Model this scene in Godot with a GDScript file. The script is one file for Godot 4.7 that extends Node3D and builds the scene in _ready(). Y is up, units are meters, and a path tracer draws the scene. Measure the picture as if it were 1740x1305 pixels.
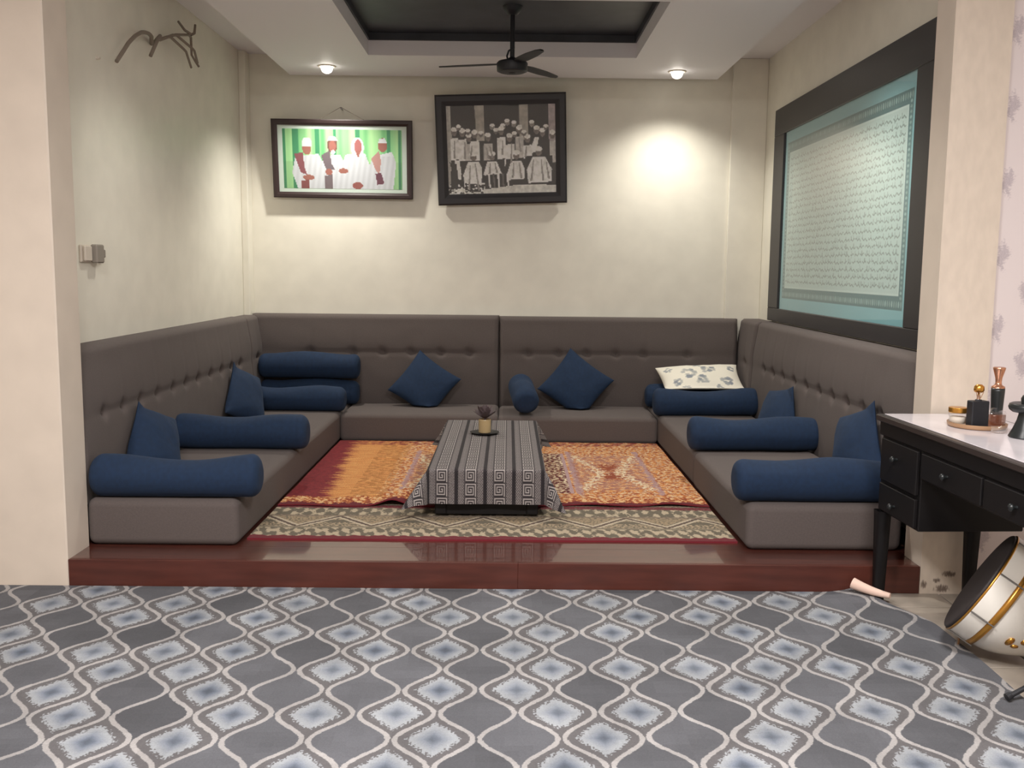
extends Node3D
# A majlis alcove with floor sofas, seen from the carpeted room in front of it. Units are metres.

const SEAT := 0.33      # top of the sofa seats
const DECK := 0.118     # top of the wooden platform
const WL := -2.03       # alcove walls
const WR := 1.96
const WB := -3.43
const CEIL := 2.96
const PANEL := 2.78     # underside of the dropped ceiling panel
const FRONT := 0.119    # plane of the room's front wall and of the platform's edge

var taken := {}
var mats := {}
var noise := FastNoiseLite.new()
var rng := RandomNumberGenerator.new()


# ---------------------------------------------------------------- mesh builder
class MB:
	var v := PackedVector3Array()
	var uv := PackedVector2Array()
	var ix := PackedInt32Array()

	func tri(a: Vector3, b: Vector3, c: Vector3, n: Vector3) -> void:
		var k := v.size()
		if (b - a).cross(c - a).dot(n) > 0.0:
			var t := b
			b = c
			c = t
		v.append_array([a, b, c])
		uv.append_array([Vector2(a.x, a.z), Vector2(b.x, b.z), Vector2(c.x, c.z)])
		ix.append_array([k, k + 1, k + 2])

	func quad(a: Vector3, b: Vector3, c: Vector3, d: Vector3, n: Vector3) -> void:
		tri(a, b, c, n)
		tri(a, c, d, n)

	# a quad with texture coordinates: a = (0,0), b = (1,0), c = (1,1), d = (0,1)
	func sheet(a: Vector3, b: Vector3, c: Vector3, d: Vector3, n: Vector3) -> void:
		var k := v.size()
		v.append_array([a, b, c, d])
		uv.append_array([Vector2(0, 0), Vector2(1, 0), Vector2(1, 1), Vector2(0, 1)])
		if (b - a).cross(c - a).dot(n) > 0.0:
			ix.append_array([k, k + 2, k + 1, k, k + 3, k + 2])
		else:
			ix.append_array([k, k + 1, k + 2, k, k + 2, k + 3])

	# a box with chamfered edges
	func box(c: Vector3, s: Vector3, bev := 0.0, B := Basis.IDENTITY) -> void:
		var h := s * 0.5
		var e := minf(bev, minf(h.x, minf(h.y, h.z)) * 0.9)
		var ax := [Vector3.RIGHT, Vector3.UP, Vector3.BACK]
		for i in 3:
			var j := (i + 1) % 3
			var k := (i + 2) % 3
			for sg in [-1.0, 1.0]:
				var n: Vector3 = ax[i] * sg
				var o: Vector3 = n * h[i]
				var p: Vector3 = ax[j] * (h[j] - e)
				var q: Vector3 = ax[k] * (h[k] - e)
				quad(c + B * (o - p - q), c + B * (o + p - q), c + B * (o + p + q), c + B * (o - p + q), B * n)
			if e > 0.0:
				for s1 in [-1.0, 1.0]:
					for s2 in [-1.0, 1.0]:
						var d: Vector3 = ax[k] * (h[k] - e)
						var p1: Vector3 = ax[i] * s1 * h[i] + ax[j] * s2 * (h[j] - e)
						var p2: Vector3 = ax[i] * s1 * (h[i] - e) + ax[j] * s2 * h[j]
						quad(c + B * (p1 - d), c + B * (p1 + d), c + B * (p2 + d), c + B * (p2 - d), B * (ax[i] * s1 + ax[j] * s2))
		if e > 0.0:
			for sx in [-1.0, 1.0]:
				for sy in [-1.0, 1.0]:
					for sz in [-1.0, 1.0]:
						var m := Vector3(sx, sy, sz)
						tri(c + B * (Vector3(h.x, h.y - e, h.z - e) * m), c + B * (Vector3(h.x - e, h.y, h.z - e) * m), c + B * (Vector3(h.x - e, h.y - e, h.z) * m), B * m)

	# a smooth sheet of nu x nv cells; f(u, v) gives the point, g(u, v) the texture coordinate
	func grid(nu: int, nv: int, f: Callable, flip := false, wrap := false, g = null) -> void:
		var k := v.size()
		var cols := nu if wrap else nu + 1
		for j in nv + 1:
			for i in cols:
				var a := float(i) / nu
				var b := float(j) / nv
				v.append(f.call(a, b))
				uv.append(g.call(a, b) if g != null else Vector2(a, b))
		for j in nv:
			for i in nu:
				var i2 := (i + 1) % cols
				var p := k + j * cols + i
				var q := k + j * cols + i2
				var r := p + cols
				var s := q + cols
				if flip:
					ix.append_array([p, r, q, q, r, s])
				else:
					ix.append_array([p, q, r, q, s, r])

	# a turned shape: profile of (radius, height), from the bottom up
	func lathe(prof: Array, n: int, X := Transform3D.IDENTITY, squash := 1.0) -> void:
		var m := prof.size() - 1
		grid(n, m, func(a, b):
			var p: Vector2 = prof[int(round(b * m))]
			var t: float = a * TAU
			return X * Vector3(cos(t) * p.x, p.y, sin(t) * p.x * squash), true, true)

	func tube(pts: Array, r0: float, r1: float, n := 8) -> void:
		var m := pts.size() - 1
		var frames := []
		var up := Vector3.UP
		for i in pts.size():
			var d: Vector3 = (pts[mini(i + 1, m)] - pts[maxi(i - 1, 0)]).normalized()
			if absf(d.dot(up)) > 0.95:
				up = Vector3.RIGHT
			var x := up.cross(d).normalized()
			up = d.cross(x).normalized()
			frames.append([x, up])
		grid(n, m, func(a, b):
			var i := int(round(b * m))
			var r := lerpf(r0, r1, b)
			var t: float = a * TAU
			return pts[i] + frames[i][0] * cos(t) * r + frames[i][1] * sin(t) * r, false, true)
		for e in [0, m]:
			var c: Vector3 = pts[e]
			var d: Vector3 = (pts[1] - pts[0]).normalized() * -1.0 if e == 0 else (pts[m] - pts[m - 1]).normalized()
			var r := r0 if e == 0 else r1
			for i in n:
				var t0 := TAU * i / n
				var t1 := TAU * (i + 1) / n
				tri(c, c + frames[e][0] * cos(t0) * r + frames[e][1] * sin(t0) * r, c + frames[e][0] * cos(t1) * r + frames[e][1] * sin(t1) * r, d)

	# a box with soft rounded edges; shape(p, h) may push its points about
	func soft(c: Vector3, s: Vector3, r: float, step: float, shape = null) -> void:
		var h := s * 0.5
		var lines := []
		for i in 3:
			var l := []
			var inner := h[i] - r
			for t in [1.0, 0.82, 0.62, 0.4, 0.2]:
				l.append(-inner - r * t)
			var n := maxi(2, int(ceil(2.0 * inner / step)))
			for q in n + 1:
				l.append(-inner + 2.0 * inner * q / n)
			for t in [0.2, 0.4, 0.62, 0.82, 1.0]:
				l.append(inner + r * t)
			lines.append(l)
		for i in 3:
			var j := (i + 1) % 3
			var k := (i + 2) % 3
			for sg in [-1.0, 1.0]:
				var A: Array = lines[j]
				var Bk: Array = lines[k]
				grid(A.size() - 1, Bk.size() - 1, func(a, b):
					var p := Vector3.ZERO
					p[i] = sg * h[i]
					p[j] = A[int(round(a * (A.size() - 1)))]
					p[k] = Bk[int(round(b * (Bk.size() - 1)))]
					var q := p.clamp(-h + Vector3.ONE * r, h - Vector3.ONE * r)
					var d := p - q
					p = q + d.normalized() * r
					if shape != null:
						p = shape.call(p, h)
					return c + p, sg > 0.0)

	func mesh() -> ArrayMesh:
		var n := PackedVector3Array()
		n.resize(v.size())
		for t in range(0, ix.size(), 3):
			var a := v[ix[t]]
			var fn := (v[ix[t + 2]] - a).cross(v[ix[t + 1]] - a)
			n[ix[t]] += fn
			n[ix[t + 1]] += fn
			n[ix[t + 2]] += fn
		for i in n.size():
			n[i] = n[i].normalized() if n[i].length_squared() > 1e-20 else Vector3.UP
		var arr := []
		arr.resize(Mesh.ARRAY_MAX)
		arr[Mesh.ARRAY_VERTEX] = v
		arr[Mesh.ARRAY_NORMAL] = n
		arr[Mesh.ARRAY_TEX_UV] = uv
		arr[Mesh.ARRAY_INDEX] = ix
		var m := ArrayMesh.new()
		m.add_surface_from_arrays(Mesh.PRIMITIVE_TRIANGLES, arr)
		return m


# ---------------------------------------------------------------- scene helpers
func numbered(n: String) -> String:
	if not taken.has(n):
		taken[n] = 0
		return n
	taken[n] += 1
	return "%s_%03d" % [n, taken[n]]

func obj(called: String, mb: MB, m: Material, parent: Node3D = self) -> MeshInstance3D:
	var o := MeshInstance3D.new()
	o.name = numbered(called) if parent == self else called
	o.mesh = mb.mesh()
	o.material_override = m
	o.cast_shadow = GeometryInstance3D.SHADOW_CASTING_SETTING_ON
	parent.add_child(o, true)
	return o

func tag(o: Node3D, label: String, category: String, group := "") -> Node3D:
	o.set_meta("label", label)
	o.set_meta("category", category)
	if group:
		o.set_meta("group", group)
	return o

func thing(called: String, label: String, category: String, at := Vector3.ZERO, turn := 0.0, group := "") -> Node3D:
	var o := Node3D.new()
	o.name = numbered(called)
	add_child(o, true)
	o.position = at
	o.rotation.y = turn
	return tag(o, label, category, group)

func struct(called: String, mb: MB, m: Material, label: String) -> MeshInstance3D:
	var o := obj(called, mb, m)
	o.set_meta("kind", "structure")
	o.set_meta("label", label)
	return o

func span(a: Vector3, b: Vector3, bev := 0.0) -> MB:
	var mb := MB.new()
	mb.box((a + b) * 0.5, (b - a).abs(), bev)
	return mb

func nz(x: float, y: float, f := 1.0) -> float:
	return noise.get_noise_2d(x * f, y * f)

func rand01(i: int, j: int) -> float:
	var s := sin(i * 127.1 + j * 311.7) * 43758.5453
	return s - floor(s)

func picture(w: int, h: int, f: Callable) -> ImageTexture:
	var d := PackedByteArray()
	d.resize(w * h * 3)
	var k := 0
	for y in h:
		for x in w:
			var c: Color = f.call(x, y)
			d[k] = clampi(int(c.r * 255.0), 0, 255)
			d[k + 1] = clampi(int(c.g * 255.0), 0, 255)
			d[k + 2] = clampi(int(c.b * 255.0), 0, 255)
			k += 3
	return ImageTexture.create_from_image(Image.create_from_data(w, h, false, Image.FORMAT_RGB8, d))

func ellipse(im: Image, cx: float, cy: float, rx: float, ry: float, c: Color) -> void:
	for y in range(maxi(0, int(cy - ry)), mini(im.get_height(), int(cy + ry) + 1)):
		for x in range(maxi(0, int(cx - rx)), mini(im.get_width(), int(cx + rx) + 1)):
			if pow((x + 0.5 - cx) / rx, 2) + pow((y + 0.5 - cy) / ry, 2) <= 1.0:
				im.set_pixel(x, y, c)

func poly(im: Image, p: Array, c: Color) -> void:
	var pp := PackedVector2Array(p)
	var b := Rect2(pp[0], Vector2.ZERO)
	for q in pp:
		b = b.expand(q)
	for y in range(maxi(0, int(b.position.y)), mini(im.get_height(), int(b.end.y) + 1)):
		for x in range(maxi(0, int(b.position.x)), mini(im.get_width(), int(b.end.x) + 1)):
			if Geometry2D.is_point_in_polygon(Vector2(x + 0.5, y + 0.5), pp):
				im.set_pixel(x, y, c)

func soften(im: Image, by: int) -> ImageTexture:
	var w := im.get_width()
	var h := im.get_height()
	im.resize(w / by, h / by, Image.INTERPOLATE_BILINEAR)
	im.resize(w, h, Image.INTERPOLATE_CUBIC)
	return ImageTexture.create_from_image(im)

func c8(r: int, g: int, b: int) -> Color:
	return Color(r / 255.0, g / 255.0, b / 255.0)

func mat(called: String, c: Color, rough := 0.6, metal := 0.0) -> StandardMaterial3D:
	var m := StandardMaterial3D.new()
	m.resource_name = called
	m.albedo_color = c
	m.roughness = rough
	m.metallic = metal
	mats[called] = m
	return m

# mottled colour laid on in three directions
func mottle(m: StandardMaterial3D, lo: float, hi: float, freq: float, scale: Vector3, seed_ := 1, oct := 3) -> void:
	var t := NoiseTexture2D.new()
	t.width = 256
	t.height = 256
	t.seamless = true
	var n := FastNoiseLite.new()
	n.seed = seed_
	n.frequency = freq
	n.fractal_octaves = oct
	t.noise = n
	var g := Gradient.new()
	g.set_color(0, Color(lo, lo, lo))
	g.set_color(1, Color(hi, hi, hi))
	t.color_ramp = g
	m.albedo_texture = t
	m.uv1_triplanar = true
	m.uv1_world_triplanar = true
	m.uv1_scale = scale

func relief(m: StandardMaterial3D, freq: float, depth: float, seed_ := 7) -> void:
	var t := NoiseTexture2D.new()
	t.width = 256
	t.height = 256
	t.seamless = true
	t.as_normal_map = true
	t.bump_strength = depth
	var n := FastNoiseLite.new()
	n.seed = seed_
	n.frequency = freq
	n.fractal_octaves = 3
	t.noise = n
	m.normal_enabled = true
	m.normal_texture = t
	m.normal_scale = 0.5


# ---------------------------------------------------------------- build
func _ready() -> void:
	rng.seed = 11
	noise.seed = 5
	noise.frequency = 1.0
	noise.fractal_octaves = 3
	view_and_light()
	materials()
	room()
	ceiling_panel()
	platform()
	carpet()
	sofa()
	rugs()
	low_table()
	bolsters_and_cushions()
	wall_pictures()
	framed_script()
	fan()
	wall_fittings()
	desk()
	desk_things()
	drum()


func view_and_light() -> void:
	var cam := Camera3D.new()
	cam.name = "camera"
	cam.fov = rad_to_deg(2.0 * atan(652.5 / 1629.6))
	cam.near = 0.05
	cam.transform = Transform3D(Basis(Vector3.UP, -0.005) * Basis(Vector3.RIGHT, -0.1205) * Basis(Vector3.BACK, 0.01), Vector3(0, 1.37, 4.09))
	cam.current = true
	add_child(cam)

	var env := Environment.new()
	env.background_mode = Environment.BG_COLOR
	env.background_color = Color(0, 0, 0)
	env.ambient_light_source = Environment.AMBIENT_SOURCE_DISABLED
	env.tonemap_mode = Environment.TONE_MAPPER_LINEAR
	env.tonemap_exposure = 1.08
	env.sdfgi_enabled = true
	env.ssao_enabled = true
	env.ssil_enabled = true
	var we := WorldEnvironment.new()
	we.name = "world_environment"
	we.environment = env
	add_child(we)

	# the room's own ceiling lamps, behind and above the camera (their fittings are built in room())
	for p in LAMPS:
		var a := AreaLight3D.new()
		a.name = numbered("room_light")
		a.area_size = Vector2(0.58, 0.58)
		a.area_normalize_energy = true
		a.light_energy = 11.5
		a.light_color = Color(1.0, 0.985, 0.98)
		a.area_range = 12.0
		a.shadow_enabled = true
		a.position = p + Vector3(0, -0.035, 0)
		a.rotation.x = -PI / 2
		add_child(a)

const LAMPS := [Vector3(-0.9, CEIL, 2.9), Vector3(0.9, CEIL, 2.9)]


func materials() -> void:
	var w := mat("wall_paint", c8(240, 236, 222), 0.42)
	mottle(w, 0.96, 1.0, 0.02, Vector3(0.7, 0.7, 0.7), 3)
	w = mat("room_paint", c8(219, 206, 191), 0.5)
	mottle(w, 0.96, 1.0, 0.02, Vector3(0.7, 0.7, 0.7), 4)
	w = mat("ceiling_paint", c8(238, 236, 240), 0.6)
	w = mat("recess_paint", c8(66, 69, 76), 0.45)
	mottle(w, 0.8, 1.0, 0.02, Vector3(0.8, 0.8, 0.8), 9)
	w = mat("sofa_cloth", c8(94, 85, 82), 0.95)
	mottle(w, 0.92, 1.0, 0.12, Vector3(3.0, 3.0, 3.0), 12, 3)
	relief(w, 0.3, 0.5)
	w.rim_enabled = true
	w.rim = 0.15
	w.rim_tint = 0.6
	w = mat("button_cloth", c8(78, 70, 67), 0.95)
	w = mat("blue_velvet", c8(19, 44, 74), 0.9)
	mottle(w, 0.82, 1.0, 0.05, Vector3(2.5, 2.5, 2.5), 21, 3)
	w.rim_enabled = true
	w.rim = 0.35
	w.rim_tint = 0.8
	w = mat("varnished_wood", c8(90, 46, 37), 0.3)
	mottle(w, 0.8, 1.0, 0.03, Vector3(0.35, 2.5, 2.5), 31, 4)
	w.clearcoat_enabled = true
	w.clearcoat = 1.0
	w.clearcoat_roughness = 0.06
	w = mat("fascia_wood", c8(90, 46, 37), 0.38)
	mottle(w, 0.8, 1.0, 0.03, Vector3(0.35, 2.5, 2.5), 31, 4)
	w = mat("black_wood", c8(20, 18, 19), 0.5)
	w.metallic_specular = 0.35
	w = mat("desk_wood_edge", c8(48, 40, 38), 0.4)
	w = mat("black_frame", c8(42, 40, 43), 0.42)
	w = mat("brown_frame", c8(52, 38, 38), 0.4)
	w = mat("black_plastic", c8(26, 27, 33), 0.5)
	w = mat("black_ceramic", c8(32, 35, 36), 0.35)
	w = mat("gold", c8(205, 150, 70), 0.28, 0.9)
	w = mat("rose_gold", c8(216, 160, 130), 0.22, 0.9)
	w = mat("brass_wood", c8(168, 132, 100), 0.35, 0.2)
	w = mat("white_gloss", c8(226, 222, 214), 0.15)
	w = mat("white_plastic", c8(214, 204, 190), 0.45)
	w = mat("grey_plastic", c8(140, 132, 122), 0.5)
	w = mat("drum_skin", c8(46, 40, 40), 0.6)
	w = mat("cable", c8(132, 120, 108), 0.6)
	w = mat("steel", c8(150, 148, 146), 0.3, 0.9)
	w = mat("leaf", c8(84, 70, 72), 0.7)
	w = mat("paper_roll", c8(226, 196, 180), 0.8)
	w = mat("clear_glass", Color(0.96, 0.97, 0.97, 0.02), 0.03)
	w.transparency = BaseMaterial3D.TRANSPARENCY_ALPHA
	w = mat("brown_glass", Color(0.50, 0.30, 0.22, 0.55), 0.05)
	w.transparency = BaseMaterial3D.TRANSPARENCY_ALPHA
	w = mat("amber_glass", Color(0.80, 0.70, 0.52, 0.6), 0.1)
	w.transparency = BaseMaterial3D.TRANSPARENCY_ALPHA
	w = mat("lamp_glow", Color.WHITE, 0.5)
	w.emission_enabled = true
	w.emission = Color(1.0, 0.97, 0.92)
	w.emission_energy_multiplier = 6.0
	w = mat("tile", c8(168, 158, 146), 0.3)
	mottle(w, 0.86, 1.0, 0.02, Vector3(1.3, 1.3, 1.3), 41)
	w = mat("grout", c8(110, 100, 92), 0.9)
	w = mat("marble", c8(232, 226, 230), 0.12)
	mottle(w, 0.9, 1.0, 0.012, Vector3(0.9, 0.9, 0.9), 44, 5)
	w = mat("carpet_back", c8(100, 86, 82), 0.95)
	w = mat("rug_edge", c8(112, 26, 38), 0.95)


# ---------------------------------------------------------------- the room
func room() -> void:
	var P: Material = mats.wall_paint
	var Q: Material = mats.room_paint
	struct("wall_back", span(Vector3(WL - 0.12, -0.05, WB - 0.12), Vector3(WR + 0.14, CEIL, WB)), P, "cream wall behind the back sofa")
	struct("wall_left", span(Vector3(WL - 0.12, -0.05, WB), Vector3(WL, CEIL, -0.1)), P, "cream side wall of the alcove on the left")
	struct("wall_right", span(Vector3(WR, -0.05, WB), Vector3(WR + 0.14, CEIL, -0.055)), P, "cream side wall of the alcove on the right")
	struct("trim_1", span(Vector3(WL, -0.05, WB), Vector3(WL + 0.05, CEIL, WB + 0.13), 0.004), P, "narrow cream corner post at the back left")
	struct("trim_2", span(Vector3(1.69, -0.05, WB), Vector3(WR, CEIL, WB + 0.035), 0.004), P, "flat cream corner column at the back right")
	struct("wall_front_left", span(Vector3(-3.3, -0.05, -0.1), Vector3(-1.865, CEIL, FRONT), 0.006), Q, "pinkish beige wall end left of the platform")
	# the right wall end carries mildew stains near the floor
	var stain := picture(96, 512, func(x, y):
		var c := c8(219, 206, 191)
		var px: float = x / 96.0
		var py: float = 1.0 - y / 512.0          # 0 at the floor
		var k := 0.0
		for s in [[0.07, 0.018, 0.05, 0.006], [0.40, 0.012, 0.13, 0.005], [0.52, 0.034, 0.12, 0.004], [0.30, 0.024, 0.06, 0.003]]:
			var d: float = pow((px - s[0]) / s[2], 2) + pow((py - s[1]) / s[3], 2) + nz(x, y, 0.25) * 1.2
			k = maxf(k, clampf(1.3 - d, 0.0, 1.0))
		return c.lerp(c8(96, 82, 74), k * 0.8) * (0.97 + 0.03 * nz(x, y, 0.05)))
	var sm := mat("stained_paint", Color.WHITE, 0.5)
	sm.albedo_texture = stain
	var wr := MB.new()
	wr.box(Vector3((1.776 + 2.01) * 0.5, CEIL * 0.5 - 0.025, (FRONT - 0.004 - 0.055) * 0.5), Vector3(0.234, CEIL + 0.05, FRONT - 0.004 + 0.055), 0.003)
	var o := struct("wall_front_right", wr, Q, "beige wall end right of the platform, stained near the floor")
	var fc := MB.new()
	fc.sheet(Vector3(1.776, CEIL, FRONT), Vector3(2.01, CEIL, FRONT), Vector3(2.01, -0.01, FRONT), Vector3(1.776, -0.01, FRONT), Vector3.BACK)
	fc.quad(Vector3(1.776, CEIL, FRONT), Vector3(1.776, -0.01, FRONT), Vector3(1.776, -0.01, FRONT - 0.006), Vector3(1.776, CEIL, FRONT - 0.006), Vector3.LEFT)
	obj("plaster_face", fc, sm, o)
	# wallpaper
	var wp := picture(256, 512, func(x, y):
		var c := c8(220, 210, 210)
		var u: float = x / 256.0 * 0.44
		var q: float = y / 512.0 * 0.60
		var k := 0.0
		for m in [[0.03, 0.06], [0.03, 0.36], [0.14, 0.21], [0.14, 0.51], [0.25, 0.06], [0.25, 0.36], [0.36, 0.21], [0.36, 0.51]]:
			var dx: float = (u - m[0] - 0.008 * sin(q * 60.0)) / 0.030
			var dy: float = (q - m[1]) / 0.066
			var lobes: float = 0.95 + 0.45 * nz(x, y, 0.12) + 0.12 * cos(5.0 * atan2(dy, dx))
			k = maxf(k, clampf((lobes - sqrt(dx * dx + dy * dy)) * 2.2, 0.0, 1.0))
		return c.lerp(c8(166, 156, 164), k * 0.8 * (0.75 + 0.5 * nz(x, y, 0.3))))
	var wm := mat("wallpaper", Color.WHITE, 0.6)
	wm.albedo_texture = wp
	wm.uv1_scale = Vector3(3, 5, 1)
	var ww := struct("wall_front_far_right", span(Vector3(2.01, -0.05, -0.05), Vector3(3.3, CEIL, 0.098)), Q, "wall with mauve wallpaper right of the beige wall end")
	var ws := MB.new()
	ws.sheet(Vector3(2.01, 3.0, 0.1), Vector3(3.33, 3.0, 0.1), Vector3(3.33, 0.0, 0.1), Vector3(2.01, 0.0, 0.1), Vector3.BACK)
	var wo := obj("wallpaper", ws, wm, ww)
	wo.set_meta("label", "pale mauve wallpaper with grey leaf motifs")
	# the rest of the room, behind the camera
	struct("wall_room_left", span(Vector3(-3.42, -0.05, -0.1), Vector3(-3.3, CEIL, 5.8)), Q, "beige wall on the left of the carpeted room")
	struct("wall_room_right", span(Vector3(3.3, -0.05, -0.1), Vector3(3.42, CEIL, 5.8)), Q, "beige wall on the right of the carpeted room")
	struct("wall_room_back", span(Vector3(-3.42, -0.05, 5.8), Vector3(3.42, CEIL, 5.92)), Q, "beige wall behind the camera")
	struct("ceiling", span(Vector3(-3.42, CEIL, -3.6), Vector3(3.42, CEIL + 0.1, 5.92)), mats.ceiling_paint, "white ceiling")
	var fl := struct("floor", span(Vector3(-3.42, -0.1, -3.6), Vector3(3.42, -0.012, 5.92)), mats.grout, "tiled floor of the room")
	var tm := MB.new()
	tm.box(Vector3.ZERO, Vector3(0.594, 0.0115, 0.594), 0.002)
	var tmesh := tm.mesh()
	for i in 4:
		for j in 9:
			var t := MeshInstance3D.new()
			t.name = "floor_tile"
			t.mesh = tmesh
			t.material_override = mats.tile
			t.position = Vector3(1.32 + 0.3 + i * 0.6 - 0.06, -0.006, 0.29 + 0.3 + (j - 0) * 0.6)
			if t.position.x < 3.2 and t.position.z < 5.6:
				fl.add_child(t, true)
	for i in 3:
		var c := MB.new()
		c.box(Vector3(1.56 + i * 0.6, -0.006, 0.201), Vector3(0.594, 0.0115, 0.168), 0.002)
		obj("floor_tile", c, mats.tile, fl)
	for p in LAMPS:
		var l := thing("ceiling_lamp", "square ceiling lamp over the carpet, " + ("left one" if p.x < 0 else "right one"), "lamp", p, 0.0, "ceiling lamps over the carpet")
		var f := MB.new()
		for s in [-1.0, 1.0]:
			f.box(Vector3(s * 0.305, -0.015, 0), Vector3(0.02, 0.03, 0.63), 0.003)
			f.box(Vector3(0, -0.015, s * 0.305), Vector3(0.59, 0.03, 0.02), 0.003)
		obj("lamp_frame", f, mats.white_plastic, l)
		obj("diffuser", span(Vector3(-0.295, -0.025, -0.295), Vector3(0.295, 0.0, 0.295)), mats.lamp_glow, l)


func ceiling_panel() -> void:
	var root := Node3D.new()
	root.name = "ceiling_panel"
	root.set_meta("kind", "structure")
	root.set_meta("label", "white dropped ceiling panel with a dark recess")
	add_child(root)
	var x0 := -1.64
	var x1 := 1.545
	var z0 := -3.28
	var z1 := -0.5
	var a0 := -0.955
	var a1 := 0.848
	var b0 := -2.576
	var b1 := -1.2
	var m := MB.new()
	# one ring of plasterboard round the opening
	for q in [[x0, a0, z0, z1], [a1, x1, z0, z1], [a0, a1, z0, b0], [a0, a1, b1, z1]]:
		m.box(Vector3((q[0] + q[1]) * 0.5, (PANEL + CEIL) * 0.5, (q[2] + q[3]) * 0.5), Vector3(q[1] - q[0], CEIL - PANEL, q[3] - q[2]))
	obj("plasterboard", m, mats.ceiling_paint, root)
	obj("recess_board", span(Vector3(a0 + 0.001, 2.927, b0 + 0.001), Vector3(a1 - 0.001, CEIL - 0.002, b1 - 0.001)), mats.recess_paint, root)
	for q in [[a0, a0 + 0.012, b0, b1], [a1 - 0.012, a1, b0, b1], [a0, a1, b0, b0 + 0.012], [a0, a1, b1 - 0.012, b1]]:
		obj("recess_moulding", span(Vector3(q[0], 2.876, q[2]), Vector3(q[1], 2.927, q[3]), 0.003), mats.recess_paint, root)
	var names := ["round downlight over the back left corner of the sofa", "round downlight over the back right corner of the sofa", "round downlight at the front right of the ceiling panel", "round downlight at the front left of the ceiling panel"]
	var at := [Vector3(-1.303, PANEL, -2.95), Vector3(1.197, PANEL, -3.0), Vector3(1.22, PANEL, -0.92), Vector3(-1.25, PANEL, -0.92)]
	for i in 4:
		var l := thing("downlight", names[i], "lamp", at[i], 0.0, "downlights in the ceiling panel")
		var r := MB.new()
		r.lathe([Vector2(0.046, -0.001), Vector2(0.05, -0.008), Vector2(0.062, -0.006), Vector2(0.066, 0.0)], 28)
		obj("trim_ring", r, mats.white_plastic, l)
		var b := MB.new()
		b.lathe([Vector2(0.0005, -0.052), Vector2(0.018, -0.049), Vector2(0.033, -0.039), Vector2(0.041, -0.022), Vector2(0.043, -0.004), Vector2(0.043, -0.0005)], 24)
		obj("bulb", b, mats.lamp_glow, l)
		var s := SpotLight3D.new()
		s.name = "downlight_beam"
		s.position = Vector3(0, -0.022, 0)
		s.rotation.x = -PI / 2
		s.spot_angle = 62.0
		s.spot_angle_attenuation = 1.0
		s.spot_range = 12.0
		s.light_size = 0.04
		s.light_energy = [2.8, 1.8, 2.8, 1.0][i]
		s.light_color = Color(1.0, 0.98, 0.94)
		s.shadow_enabled = true
		l.add_child(s)


func platform() -> void:
	var p := thing("platform", "low varnished reddish brown wooden platform under the sofas", "platform", Vector3(0, 0, 0))
	var d := MB.new()
	d.box(Vector3((WL + WR) * 0.5, DECK * 0.5, (WB - 0.1) * 0.5), Vector3(WR - WL, DECK, -0.1 - WB), 0.0)
	d.box(Vector3((-1.865 + 1.776) * 0.5, DECK * 0.5, -0.001), Vector3(1.776 + 1.865, DECK, 0.2), 0.003)
	obj("deck", d, mats.varnished_wood, p)
	for q in [[-1.863, 0.0528], [0.0532, 1.774]]:
		obj("fascia_board", span(Vector3(q[0], 0.0, 0.096), Vector3(q[1], DECK + 0.0006, FRONT), 0.0012), mats.fascia_wood, p)


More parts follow.
